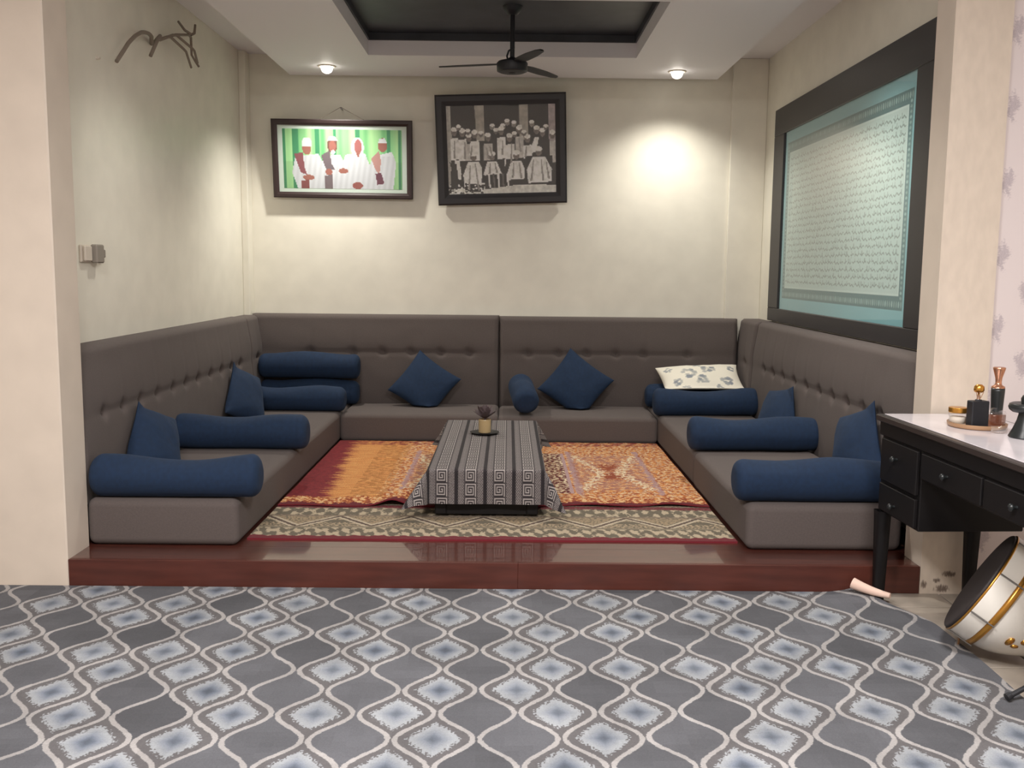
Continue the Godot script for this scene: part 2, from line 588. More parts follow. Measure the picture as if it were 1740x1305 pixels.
# ---------------------------------------------------------------- the patterned carpet
func carpet() -> void:
	# light cells of the trellis, row by row, as they lie in the photograph
	var lights := {-1: [-15, -13, -11, -7, -3, 3, 7, 9], 0: [-12, -10, -8, -4, -2, 0, 4, 6, 10], 1: [-15, -7, -5, 1, 3, 7, 11], 2: [-14, -12, -10, -8, -4, -2, 0, 8],
		3: [-11, -9, -5, 1, 3, 5, 7, 9, 11], 4: [-12, -8, -2, 0, 6, 12], 5: [-11, -7, -5, -3, 1, 3, 7, 9, 11], 6: [-10, -8, -2, 2, 6, 12], 7: [-13, -9, -5, -3, 1, 5, 9, 11],
		8: [-14, -10, -6, -4, 2, 4, 8, 12], 9: [-11, -7, -1, 1, 5, 9, 13], -2: [-14, -10, -8, -4, 0, 2, 6, 10, 12]}
	var ca := 0.1241
	var cb := 0.16363
	var W := 1536
	var H := 1024
	var cream := c8(206, 202, 200)
	var gap := c8(122, 119, 121)
	var dark := c8(112, 113, 119)
	var white := c8(196, 201, 206)
	var blue := c8(140, 150, 168)
	var deep := c8(96, 105, 119)
	var grain := PackedFloat32Array()
	for i in 4096:
		grain.append(rng.randf())
	var blot := PackedFloat32Array()
	for y in 64:
		for x in 96:
			blot.append(nz(x, y, 0.13))
	var tex := picture(W, H, func(x, y):
		var fi: float = x * 32.0 / W - 16.0
		var fj: float = y * 12.0 / H - 2.0
		var g: float = grain[(x * 7 + y * 131 + (x * y) % 61) & 4095]
		var wob: float = (grain[((x >> 3) * 13 + (y >> 3) * 57) & 4095] - 0.5) * 0.003
		# shared wavy lines: line m runs at m + .5 + (-1)^m A cos(pi j); a column lies between two lines
		var cs: float = 0.415 * cos(PI * fj)
		var k := int(round(fi))
		var par: float = 1.0 if absi(k) % 2 == 0 else -1.0
		if fi > k + 0.5 + par * cs:
			k += 1
			par = -par
		elif fi < k - 0.5 - par * cs:
			k -= 1
			par = -par
		var sl: float = 0.415 * PI * sin(PI * fj) * ca / cb
		var d: float = minf(k + 0.5 + par * cs - fi, fi - (k - 0.5 - par * cs)) * ca / sqrt(1.0 + sl * sl) + wob
		var rr := int(round((fj - (absi(k) % 2)) * 0.5)) * 2 + absi(k) % 2
		var dx: float = absf(fi - k)
		var dy: float = absf(fj - rr)
		var c: Color
		if d < 0.0082:
			c = cream
		else:
			var row: Array = lights.get(rr if rr < 10 else -2, [])
			var cc: int = k if k < 16 else k - 32
			if cc in row:
				var q: float = pow(pow(dx / 0.66, 1.15) + pow(dy / 0.64, 1.15), 0.87)
				var jag: float = 0.26 * (grain[(int((fi - k + 2.0) * 26.0) * 37 + int((fj - rr + 2.0) * 26.0) * 101 + k * 11 + 4000) & 4095] - 0.5)
				if q < 0.95 + jag:
					var t: float = clampf(1.0 - q / 0.85, 0.0, 1.0)
					var tone: float = rand01(k, rr)
					c = white.lerp(blue, smoothstep(0.0, 0.75, t) * (0.55 + 0.5 * tone))
					c = c.lerp(deep, smoothstep(0.5, 0.95, t) * (0.5 + 0.4 * tone))
				else:
					c = gap
			else:
				c = dark * (0.90 + 0.2 * rand01(k, rr))
		var b: float = blot[(y * 64 / H) * 96 + x * 96 / W]
		return c * (0.705 + 0.08 * g + 0.09 * b))
	var m := mat("trellis_carpet", Color.WHITE, 0.95)
	m.albedo_texture = tex
	# outline on the floor: back edge along the platform, right edge with a turned-up corner
	var back := 0.124
	var xl := -3.28
	var right := func(z: float) -> float:
		return 1.52 + 0.16 * smoothstep(back, 0.52, z) + 0.004 * sin(z * 3.0)
	var uvf := func(p: Vector3) -> Vector2:
		var dx := p.x - 0.029
		var dz := p.z - 0.4537
		# inverse of [ca, .01384 cb; -.02958 ca, cb]
		var det := 1.0 + 0.01384 * 0.02958
		var fi := (dx - 0.01384 * dz) / (ca * det)
		var fj := (dz + 0.02958 * dx) / (cb * det)
		return Vector2((fi + 16.0) / 32.0, (fj + 2.0) / 12.0)
	var top := func(a: float, b: float) -> Vector3:
		var z := back + (4.9 - back) * b * b
		var x := lerpf(xl, right.call(z), 1.0 - (1.0 - a) * (1.0 - a))
		var lift := 0.018 * smoothstep(1.35, 1.55, x) * (1.0 - smoothstep(back, 0.36, z)) + 0.006 * smoothstep(0.10, 0.0, right.call(z) - x) * (0.5 + 0.5 * sin(z * 9.0))
		return Vector3(x, 0.006 + lift, z)
	var mb := MB.new()
	mb.grid(60, 90, top, false, false, func(a, b): return uvf.call(top.call(a, b)))
	var o := obj("trellis_carpet", mb, m)
	tag(o, "large grey carpet with a cream ogee trellis, in front of the platform", "carpet")
	var ed := MB.new()
	ed.grid(1, 90, func(a, b):
		var p: Vector3 = top.call(1.0, b)
		return Vector3(p.x + 0.004 * a, lerpf(p.y, maxf(0.0, p.y - 0.012), a), p.z))
	ed.grid(60, 1, func(a, b):
		var p: Vector3 = top.call(a, 0.0)
		return Vector3(p.x, lerpf(0.0, p.y, b), p.z), false)
	obj("bound_edge", ed, mats.carpet_back, o)
	# the pale roll tucked at the turned-up corner
	var roll := MB.new()
	var r := []
	for i in 9:
		var t := i / 8.0
		r.append(Vector3(lerpf(1.468, 1.59, t), 0.040 + 0.022 * (1.0 - t) * (1.0 - t), lerpf(0.170, 0.268, t)))
	roll.tube(r, 0.024, 0.012, 12)
	tag(obj("paper_roll", roll, mats.paper_roll), "small pale pink roll on the carpet's turned-up corner by the desk leg", "roll")


# ---------------------------------------------------------------- sofas
# one upholstered back panel: width along local x, front towards local +z, foot at y = 0
func back_panel(label: String, at: Vector3, turn: float, w: float, h: float, t: float, buttons: Array, by: float, seed_: int) -> void:
	var o := thing("wall_cushion", label, "back cushion", at, turn, "tufted sofa backrests")
	var nx := maxi(8, int(w / 0.02))
	var ny := 44
	var depth := func(x: float, y: float) -> float:
		var d := t + 0.012 * sin(PI * clampf(y / by, 0.0, 1.0)) + 0.008 * sin(PI * clampf((y - by) / (h - by), 0.0, 1.0))
		d -= 0.03 * smoothstep(by, h, y)
		d += 0.004 * nz(x * 1.7 + seed_, y * 2.3)
		if not buttons.is_empty():
			var inside := smoothstep(-0.18, 0.02, x - buttons[0]) * (1.0 - smoothstep(-0.02, 0.18, x - buttons[-1]))
			d -= 0.006 * inside * exp(-pow((y - by) / 0.012, 2))
		for b in buttons:
			var dx: float = x - b
			if absf(dx) < 0.16:
				d -= 0.026 * exp(-(dx * dx + pow((y - by) * 1.1, 2)) / 0.0007)
				if y > by:
					d -= 0.006 * exp(-pow(dx / 0.012, 2)) * exp(-(y - by) / 0.16)
				else:
					d -= 0.003 * exp(-pow(dx / 0.014, 2)) * exp(-(by - y) / 0.06)
		var e := minf(minf(x, w - x), minf(y + 0.05, h - y))
		var r := 0.03
		if e < r:
			d -= (r - sqrt(maxf(0.0, r * r - (r - e) * (r - e)))) * 0.9
		return d
	var m := MB.new()
	m.grid(nx + 2, ny + 2, func(a, b):
		var i := int(round(a * (nx + 2))) - 1
		var j := int(round(b * (ny + 2))) - 1
		var fx := clampf(float(i) / nx, 0.0, 1.0)
		var fy := clampf(float(j) / ny, 0.0, 1.0)
		# denser rows towards the edges
		fx = fx if w < 0.6 else fx
		var x := fx * w
		var y := fy * h
		var z: float = depth.call(x, y)
		if i < 0 or i > nx or j < 0 or j > ny:
			z = 0.0
		return Vector3(x, y, z), true)
	m.quad(Vector3(0, 0, 0), Vector3(w, 0, 0), Vector3(w, h, 0), Vector3(0, h, 0), Vector3.FORWARD)
	obj("upholstery", m, mats.sofa_cloth, o)
	var bm := MB.new()
	bm.lathe([Vector2(0.014, 0.0), Vector2(0.0135, 0.004), Vector2(0.009, 0.008), Vector2(0.0005, 0.0095)], 12, Transform3D(Basis(Vector3.RIGHT, PI / 2), Vector3.ZERO))
	var bmesh := bm.mesh()
	for b in buttons:
		var q := MeshInstance3D.new()
		q.name = "button"
		q.mesh = bmesh
		q.material_override = mats.button_cloth
		q.position = Vector3(b, by, depth.call(b, by) - 0.002)
		o.add_child(q, true)

func seat(label: String, x0: float, x1: float, z0: float, z1: float, h: float, seed_: int) -> void:
	var m := MB.new()
	var s := Vector3(x1 - x0, h - DECK - 0.001, z1 - z0)
	m.soft(Vector3(0, s.y * 0.5, 0), s, 0.035, 0.06, func(p: Vector3, hh: Vector3):
		if p.y > 0.0:
			var e := (1.0 - pow(p.x / hh.x, 4)) * (1.0 - pow(p.z / hh.z, 6))
			p.y += (0.002 * e + 0.004 * nz(p.x * 2.0 + seed_ * 9.0, p.z * 2.0) * e) * clampf(p.y / hh.y * 2.0, 0.0, 1.0)
		var side := 0.006 * (1.0 - pow(p.y / hh.y, 2))
		p.x += signf(p.x) * side * smoothstep(hh.x * 0.8, hh.x, absf(p.x)) * 0.5
		p.z += signf(p.z) * side * smoothstep(hh.z - 0.05, hh.z, absf(p.z)) * 0.5
		return p)
	var o := obj("floor_cushion", m, mats.sofa_cloth)
	o.position = Vector3((x0 + x1) * 0.5, DECK + 0.001, (z0 + z1) * 0.5)
	tag(o, label, "seat cushion", "grey seat cushions on the platform")

func sofa() -> void:
	var y0 := 0.28
	var bh := 0.715
	var by := 0.40
	# along the left wall: local +x runs from the front (z = -.1) towards the back
	var zs := func(list: Array, start: float) -> Array:
		var o := []
		for z in list:
			o.append(start - z)
		return o
	back_panel("long tufted grey backrest along the left wall", Vector3(WL + 0.001, y0, -0.102), PI / 2, 2.856, bh, 0.145, zs.call([-0.36, -0.59, -0.82, -1.052, -1.291, -1.514, -1.734, -1.982, -2.21, -2.44, -2.667], -0.102), by, 1)
	back_panel("short grey corner backrest between the left wall and the back", Vector3(WL + 0.001, y0, -2.962), PI / 2, 0.335, bh - 0.004, 0.14, [0.2], by, 2)
	# along the back wall
	back_panel("tufted grey backrest behind the stacked blue bolsters, left half of the back", Vector3(-1.972, y0, WB + 0.001), 0.0, 1.905, bh + 0.006, 0.15, [0.456, 0.782, 1.011, 1.233, 1.458, 1.68], by + 0.035, 3)
	back_panel("tufted grey backrest behind the white floral pillow, right half of the back", Vector3(-0.064, y0, WB + 0.001), 0.0, 1.840, bh, 0.15, [0.226, 0.455, 0.673, 0.898, 1.115, 1.454], by + 0.035, 4)
	# along the right wall: local +x runs from the back towards the front
	back_panel("short grey corner backrest between the back and the right wall", Vector3(WR - 0.001, y0, WB + 0.04), -PI / 2, 0.50, bh, 0.175, [0.3], by, 5)
	var rs := []
	for z in [-2.582, -2.353, -2.125, -1.874, -1.631, -1.385, -1.16, -0.93, -0.70, -0.46]:
		rs.append(z + 2.888)
	back_panel("long tufted grey backrest under the framed script on the right wall", Vector3(WR - 0.001, y0, -2.888), -PI / 2, 2.83, bh, 0.165, rs, by, 6)

	seat("long grey seat cushion along the left wall", WL + 0.16, -1.2, WB + 0.17, -0.092, SEAT, 1)
	seat("grey seat cushion on the left half of the back", -1.198, -0.064, WB + 0.17, -2.70, SEAT - 0.008, 2)
	seat("grey seat cushion on the right half of the back", -0.062, 1.083, WB + 0.17, -2.69, SEAT - 0.016, 3)
	seat("far grey seat cushion along the right wall", 1.086, WR - 0.18, WB + 0.18, -1.36, SEAT, 4)
	seat("near grey seat cushion along the right wall, beside the desk", 1.082, WR - 0.18, -1.356, -0.095, SEAT, 5)


# ---------------------------------------------------------------- rugs
func rugs() -> void:
	# lower rug: bands of green and cream scrolls, red hem
	var red := c8(104, 24, 36)
	var cream := c8(188, 172, 146)
	var green := c8(100, 92, 78)
	var brown := c8(84, 68, 60)
	var W := 1024
	var H := 512
	var wx := 2.27
	var lz := 1.135
	var t1 := picture(W, H, func(x, y):
		var px: float = x * wx / W
		var pz: float = y * lz / H      # from the front hem
		var n: float = nz(x, y, 0.11)
		var c: Color
		var wav: float = 0.012 * sin(px * TAU / 0.115) + 0.006 * sin(px * TAU / 0.047) + 0.006 * n
		if pz < 0.05 + wav * 0.6:
			c = red
		elif pz < 0.19:
			var a: float = sin(px * TAU / 0.115) * sin((pz - 0.05) * TAU / 0.12) + 0.5 * sin(px * TAU / 0.046 + pz * 40.0) + n * 0.9
			c = cream if a > 0.05 else green
		elif pz < 0.215:
			c = green.lerp(cream, 0.35 + 0.3 * n)
		elif pz < 0.40:
			var u: float = fposmod(px, 0.36) / 0.36
			var zig: float = absf(u - 0.5) * 2.0
			var q: float = (pz - 0.215) / 0.185
			var d: float = absf(q - zig)
			c = cream
			if d < 0.07 + 0.05 * n:
				c = brown
			elif d < 0.2:
				c = cream.lerp(Color.WHITE, 0.1)
			elif absf(q - 0.5) < 0.12 and absf(u - 0.5) > 0.33:
				c = green
			elif q > zig:
				c = c8(160, 140, 112) if n > -0.15 else green
			else:
				c = c8(176, 156, 128) if n > 0.0 else green
		elif pz < 0.425:
			c = brown.lerp(cream, 0.4 + 0.3 * n)
		elif pz < 0.57:
			var a: float = sin(px * TAU / 0.115 + 1.0) * sin((pz - 0.42) * TAU / 0.13) + 0.5 * sin(px * TAU / 0.05) + n
			c = cream if a > 0.25 else green
		elif pz < 0.63:
			c = red if n > -0.3 else green
		else:
			c = green.lerp(cream, 0.5 + n)
		return c.lerp(c8(140, 126, 106), 0.05 + 0.3 * absf(nz(x, y, 0.22))) * (0.92 + 0.14 * nz(x, y, 0.7)))
	var m1 := mat("scroll_rug", Color.WHITE, 0.95)
	m1.albedo_texture = t1
	var z0 := -0.205
	var f1 := func(a: float, b: float) -> Vector3:
		var x := lerpf(-1.190, 1.070, a)
		var z := z0 - (2.46) * b
		return Vector3(x, DECK + 0.008 + 0.0015 * nz(x * 3.0, z * 3.0), z + 0.008 * nz(x * 1.3, 4.0) * (1.0 - b) - 0.012 * a)
	var mb := MB.new()
	mb.grid(60, 60, f1, true, false, func(a, b): return Vector2(a, b * 2.48 / lz))
	var o := obj("scroll_rug", mb, m1)
	tag(o, "green and cream scroll patterned rug with a red hem, under the orange rug", "rug")
	var e := MB.new()
	e.grid(60, 1, func(a, b):
		var p: Vector3 = f1.call(a, 0.0)
		return Vector3(p.x, lerpf(DECK, p.y, b), p.z + 0.001), true)
	obj("hem", e, mats.rug_edge, o)

	# upper rug: orange and gold
	var gold := c8(186, 112, 56)
	var pale := c8(212, 154, 90)
	var rust := c8(138, 64, 36)
	var ivory := c8(214, 194, 162)
	var mauve := c8(158, 118, 112)
	var maroon := c8(96, 40, 42)
	var RW := 1024
	var RH := 896
	var sx := 2.28
	var sz := 2.0
	var t2 := picture(RW, RH, func(x, y):
		var px: float = x * sx / RW - 1.19       # world x
		var pz: float = y * sz / RH              # from the front edge, away
		var n: float = nz(x, y, 0.05)
		var n2: float = nz(x, y * 1.6, 0.034) * 1.5
		var fleck: float = nz(x * 1.3 + 300.0, y, 0.055) * 1.4
		var streak: float = nz(x * 0.25, y * 3.0, 0.05)
		var c := gold.lerp(pale, clampf(0.4 + 2.0 * streak, 0.0, 1.0))
		if px > -0.70:
			if n2 > 0.06:
				c = c.lerp(rust, 0.75)
			if fleck > 0.16:
				c = c.lerp(ivory, 0.7)
		# left field: plain gold, ragged red edge
		var ragged: float = 0.09 * nz(y, 3.0, 0.09) + 0.05 * nz(y, 8.0, 0.3)
		if px < -1.075 + 0.12 * (1.0 - pz / sz) + ragged:
			c = c8(108, 22, 30).lerp(c8(128, 30, 36), 0.5 + n)
		elif px < -0.66:
			c = c.lerp(pale, 0.35)
			if px > -0.86 and n2 > -0.02:
				c = c.lerp(c8(150, 96, 44), 0.55)
		# panels with mauve bars and ivory crosses
		for q in [[-0.60, -0.20], [0.40, 0.90]]:
			var mid: float = (q[0] + q[1]) * 0.5
			var hw: float = (q[1] - q[0]) * 0.5
			if absf(px - mid) < hw and pz > 0.24 and pz < 1.62:
				var ex: float = (px - mid) / hw + 0.10 * n2
				var ez: float = (pz - 0.92) / 0.68 + 0.12 * fleck
				if absf(absf(ex) - 0.92) < 0.07:
					c = c8(168, 138, 138).lerp(mauve, 0.4 + 0.6 * n)
				elif absf(ez) < 0.8 and absf(ex) < 0.85:
					c = c.lerp(c8(178, 124, 98), 0.5)
					var arm: float = absf(absf(ex) - (0.22 + absf(ez) * 0.75))
					if arm < 0.07 + 0.26 * fleck:
						c = ivory
					elif absf(ex) < absf(ez) * 0.9 and absf(ez) < 0.32:
						c = rust
					elif n2 > 0.08:
						c = mauve.lerp(rust, 0.3)
					elif fleck > 0.12:
						c = ivory.lerp(gold, 0.4)
		if px > 0.02 and px < 0.39 and pz > 0.28 and pz < 1.55:
			var kk: float = fleck * 1.1 + 0.35 * sin(px * 40.0 + n * 3.0) * sin(pz * 12.0 + n2 * 3.0)
			c = ivory if kk > 0.14 else (maroon if kk < -0.14 or px > 0.345 else c8(166, 108, 76))
			if px > 0.37:
				c = c8(168, 138, 138)
		# front and far hems
		var hem: float = 0.045 + 0.020 * sin(px * 21.0) + 0.035 * nz(x, 9.0, 0.06)
		if px > -0.5 and px < -0.1:
			hem += 0.05
		if pz < hem:
			c = c8(96, 18, 28)
		elif pz < hem + 0.13:
			var f: float = sin(px * 62.0 + 3.0 * n) + 2.6 * fleck
			c = pale.lerp(ivory, 0.5) if f > 0.5 else (rust if f < -0.5 else gold)
		if pz > sz - 0.16 and n2 > -0.15:
			c = c.lerp(c8(110, 30, 32), 0.6)
		return c * (0.95 + 0.25 * nz(x, y, 0.25)))
	var m2 := mat("orange_rug", Color.WHITE, 0.92)
	m2.albedo_texture = t2
	var f2 := func(a: float, b: float) -> Vector3:
		var x := lerpf(-1.188, 1.070, a)
		var z := lerpf(-0.79 - 0.06 * a, -2.665, b)
		var lift := 0.004 + 0.004 * nz(x * 2.0, z * 2.0)
		# folds: a ruck at the front left of the table and ripples along the front hem
		lift += 0.030 * exp(-pow((x + 0.60 + 0.35 * (z + 0.8)) / 0.07, 2)) * (1.0 - smoothstep(-0.85, -1.35, z) * 0.0) * smoothstep(-1.5, -0.8, z)
		lift += 0.016 * exp(-pow((z + 1.05 + 0.25 * (x + 0.5)) / 0.045, 2)) * (1.0 - smoothstep(-0.62, -0.38, x) * 0.4) * smoothstep(-0.95, -0.6, x) * (1.0 - smoothstep(-0.3, -0.1, x))
		lift += 0.010 * exp(-pow((z + 1.95 - 0.1 * x) / 0.04, 2)) * (1.0 - smoothstep(-0.6, -0.4, x)) * smoothstep(-1.0, -0.8, x)
		lift += 0.012 * (0.5 + 0.5 * sin(x * 16.0)) * smoothstep(-1.0, -0.8, z) * smoothstep(0.1, 0.3, x)
		return Vector3(x, DECK + 0.013 + maxf(0.0, lift), z + 0.010 * sin(x * 13.0) * (1.0 - b))
	mb = MB.new()
	mb.grid(110, 90, f2, true)
	o = obj("orange_rug", mb, m2)
	tag(o, "rumpled orange and gold rug with ivory motifs, under the low table", "rug")
	e = MB.new()
	e.grid(110, 1, func(a, b):
		var p: Vector3 = f2.call(a, 0.0)
		return Vector3(p.x, lerpf(p.y - 0.006, p.y, b), p.z + 0.0005), true)
	obj("hem", e, mats.rug_edge, o)


# ---------------------------------------------------------------- low table
func low_table() -> void:
	var x0 := -0.384
	var x1 := 0.187
	var z1 := -0.585
	var z0 := -2.12
	var top := 0.374
	var base := DECK + 0.02
	var t := thing("low_table", "low black table under the black and white patterned cloth", "table", Vector3(-0.0985, base, -1.3525))
	var w := x1 - x0 - 0.012
	var l := z1 - z0 - 0.012
	var h := top - base - 0.004
	obj("table_top", span(Vector3(-w * 0.5, h - 0.03, -l * 0.5), Vector3(w * 0.5, h, l * 0.5), 0.006), mats.black_wood, t)
	for s in [-1.0, 1.0]:
		obj("apron", span(Vector3(-w * 0.5 + 0.03, h - 0.12, s * (l * 0.5 - 0.045)), Vector3(w * 0.5 - 0.03, h - 0.03, s * (l * 0.5 - 0.025)), 0.002), mats.black_wood, t)
		obj("apron", span(Vector3(s * (w * 0.5 - 0.045), h - 0.12, -l * 0.5 + 0.045), Vector3(s * (w * 0.5 - 0.025), h - 0.03, l * 0.5 - 0.045), 0.002), mats.black_wood, t)
		for q in [-1.0, 1.0]:
			var lg := MB.new()
			lg.box(Vector3(s * (w * 0.5 - 0.05), (h - 0.03) * 0.5, q * (l * 0.5 - 0.05)), Vector3(0.06, h - 0.03, 0.06), 0.006)
			obj("leg", lg, mats.black_wood, t)
		obj("skirt_board", span(Vector3(-w * 0.5 + 0.03, 0.0, s * (l * 0.5 - 0.045)), Vector3(w * 0.5 - 0.03, h - 0.12, s * (l * 0.5 - 0.03)), 0.002), mats.black_wood, t)
	# the cloth: key-patterned stripes that run the length of the table
	var lightc := c8(166, 158, 155)
	var darkc := c8(34, 29, 32)
	var key := ["1111111111", "1000000001", "1011111101", "1010000101", "1010110101", "1010010101", "1011110101", "1000000101", "1111111101", "0000000001"]
	var tx := picture(256, 128, func(x, y):
		var u: float = x / 256.0 * 0.143
		var q: float = y / 128.0 * 0.0715
		var n: float = nz(x, y, 0.16)
		var c := lightc.lerp(darkc, 0.3)
		if u < 0.011 or u > 0.136:
			return darkc
		if u > 0.048 and u < 0.100:
			var kx := int((u - 0.048) / 0.052 * 10.0)
			var ky := int(fposmod(q / 0.0715 * 11.0, 11.0))
			c = darkc.lerp(lightc, 0.12)
			if ky < 10 and key[ky][kx] == "1":
				c = lightc
		elif u > 0.040 and u < 0.107:
			c = darkc.lerp(lightc, 0.3)
		else:
			var k: float = sin(u * 700.0) * sin(q * TAU / 0.0143) + n * 1.5
			c = lightc.lerp(darkc, 0.15) if k > 0.1 else darkc.lerp(lightc, 0.3)
		return c * (0.92 + 0.14 * n))
	var cm := mat("key_cloth", Color.WHITE, 0.9)
	cm.albedo_texture = tx
	cm.uv1_scale = Vector3(1.0 / 0.143, 1.0 / 0.0715, 1)
	var ov := 0.174           # overhang
	var cloth := MB.new()
	var X0 := x0 - 0.004
	var X1 := x1 + 0.004
	var Z0 := z0 - 0.004
	var Z1 := z1 + 0.004
	var su := [] # sheet coordinates across
	var nx := 14
	var no := 12
	for i in no:
		su.append(X0 - ov * (1.0 - float(i) / no))
	for i in nx + 1:
		su.append(lerpf(X0, X1, float(i) / nx))
	for i in no:
		su.append(X1 + ov * float(i + 1) / no)
	var sv := []
	for i in no:
		sv.append(Z0 - ov * (1.0 - float(i) / no))
	for i in 31:
		sv.append(lerpf(Z0, Z1, i / 30.0))
	for i in no:
		sv.append(Z1 + ov * float(i + 1) / no)
	var fold := func(a, b):
		var s: float = su[int(round(a * (su.size() - 1)))]
		var q: float = sv[int(round(b * (sv.size() - 1)))]
		var cx := clampf(s, X0, X1)
		var cz := clampf(q, Z0, Z1)
		var dx: float = s - cx
		var dz: float = q - cz
		var rho := sqrt(dx * dx + dz * dz)
		var y := top + 0.003 + 0.0012 * nz(s * 6.0, q * 6.0)
		if rho < 1e-5:
			return Vector3(cx, y, cz)
		var dir := Vector3(dx, 0, dz) / rho
		var both := minf(absf(dx), absf(dz)) / maxf(absf(dx), absf(dz))
		# a side flares a little; a corner swings out as one loose fold
		var al := 0.06 + 0.03 * sin((s + q) * 17.0) + 0.62 * pow(both, 0.8)
		if dx < 0.0 and dz == 0.0:
			al += 0.30 * smoothstep(-1.3, Z1, q) + 0.05
		if dx > 0.0 and dz == 0.0:
			al += 0.10 * smoothstep(-1.2, Z1, q) + 0.16 * smoothstep(-1.7, Z0, q)
		if dx < 0.0 and dz > 0.0:
			al += 0.35 * (1.0 - both) * smoothstep(0.0, 0.6, absf(dx) / (absf(dz) + 1e-4)) + 0.05 * both
		var bend := minf(1.0, rho / 0.012)
		var yy := y - rho * cos(al) * bend
		var p := Vector3(cx, yy, cz) + dir * (rho * sin(al) + 0.003)
		if p.y < base + 0.004:
			p += dir * (base + 0.004 - p.y) * 0.5
			p.y = base + 0.004 + 0.002 * sin(s * 60.0)
		return p
	cloth.grid(su.size() - 1, sv.size() - 1, fold, false, false, func(a, b):
		return Vector2(su[int(round(a * (su.size() - 1)))] - X0 + 0.0055, sv[int(round(b * (sv.size() - 1)))] - Z1))
	tag(obj("table_cloth", cloth, cm), "black and white key patterned cloth draped over the low table", "tablecloth")
	# a succulent in a small jar on a dark dish
	var py := top + 0.0045
	var dish := MB.new()
	dish.lathe([Vector2(0.001, 0.0), Vector2(0.05, 0.0), Vector2(0.075, 0.006), Vector2(0.088, 0.012), Vector2(0.085, 0.013), Vector2(0.06, 0.007), Vector2(0.001, 0.005)], 28)
	var d := obj("dark_dish", dish, mats.black_ceramic)
	d.position = Vector3(-0.133, py, -1.60)
	tag(d, "small dark dish under the jar plant on the table cloth", "dish")
	var pot := thing("jar_plant", "dark leafy succulent in a small amber jar on the low table", "plant", Vector3(-0.133, py + 0.0072, -1.60))
	var jar := MB.new()
	jar.lathe([Vector2(0.001, 0.0), Vector2(0.034, 0.0), Vector2(0.037, 0.004), Vector2(0.038, 0.075), Vector2(0.036, 0.082), Vector2(0.033, 0.082), Vector2(0.034, 0.01), Vector2(0.001, 0.008)], 24)
	obj("jar", jar, mats.amber_glass, pot)
	var fill := MB.new()
	fill.lathe([Vector2(0.001, 0.0095), Vector2(0.032, 0.0105), Vector2(0.032, 0.05), Vector2(0.001, 0.055)], 18)
	obj("gravel", fill, mat("gravel", c8(206, 178, 140), 0.9), pot)
	var stem := MB.new()
	stem.tube([Vector3(0, 0.045, 0), Vector3(0.002, 0.08, 0), Vector3(0, 0.105, 0)], 0.006, 0.008, 8)
	obj("stem", stem, mats.leaf, pot)
	for i in 17:
		var ring := 0 if i < 7 else (1 if i < 13 else 2)
		var ang := i * 2.4
		var tilt: float = [0.40, 0.80, 1.2][ring]
		var ln: float = [0.088, 0.078, 0.060][ring]
		var B := Basis(Vector3.UP, ang) * Basis(Vector3.BACK, tilt)
		var lf := MB.new()
		lf.grid(6, 8, func(a, b):
			var th: float = a * TAU
			var wd: float = 0.026 * pow(sin(PI * clampf(b * 0.93 + 0.05, 0, 1)), 0.7)
			return B * Vector3(b * ln, 0.012 * b * b + 0.009 * sin(th) * (1.0 - b), cos(th) * wd) + Vector3(0, 0.092 + ring * 0.006, 0), false, true)
		obj("leaf", lf, mats.leaf, pot)


# ---------------------------------------------------------------- bolsters and cushions
func bolster(label: String, c: Vector3, ln: float, r: float, turn := 0.0, tip := 0.0, sag := 0.0, seed_ := 0, flat := 0.0) -> void:
	var prof := []
	var rd := r * 0.5
	var n := 6
	prof.append(Vector2(0.001, -ln * 0.5))
	prof.append(Vector2(r * 0.35, -ln * 0.5 + 0.001))
	for i in n + 1:
		var t := PI * 0.5 * i / n
		prof.append(Vector2(r - rd + rd * sin(t), -ln * 0.5 + rd - rd * cos(t) + 0.002))
	for i in range(1, 18):
		prof.append(Vector2(r, lerpf(-ln * 0.5 + rd, ln * 0.5 - rd, i / 18.0)))
	for i in n + 1:
		var t := PI * 0.5 * i / n
		prof.append(Vector2(r - rd + rd * cos(t), ln * 0.5 - rd + rd * sin(t) - 0.002))
	prof.append(Vector2(r * 0.35, ln * 0.5 - 0.001))
	prof.append(Vector2(0.001, ln * 0.5))
	var m := prof.size() - 1
	var mb := MB.new()
	mb.grid(32, m, func(a, b):
		var p: Vector2 = prof[int(round(b * m))]
		var t: float = a * TAU
		var q := Vector3(p.y, sin(t) * p.x, cos(t) * p.x)
		var e := q.x / (ln * 0.5)
		var k := 1.0 + 0.035 * noise.get_noise_3d(q.x * 4.0 + seed_ * 7.0, q.y * 5.0, q.z * 5.0)
		q.y *= k
		q.z *= k
		q.y -= sag * (1.0 - e * e) * (0.5 + 0.5 * q.y / r)
		q.y -= 0.010 * smoothstep(0.3, 1.0, q.y / r) * sin(e * 4.0 + seed_) 
		if q.y < -r * 0.93 + flat:
			q.y = -r * 0.93 + flat
		return q, true, true)
	var o := obj("bolster", mb, mats.blue_velvet)
	o.position = c
	o.rotation = Vector3(0, turn, tip)
	tag(o, label, "bolster", "blue velvet bolsters")

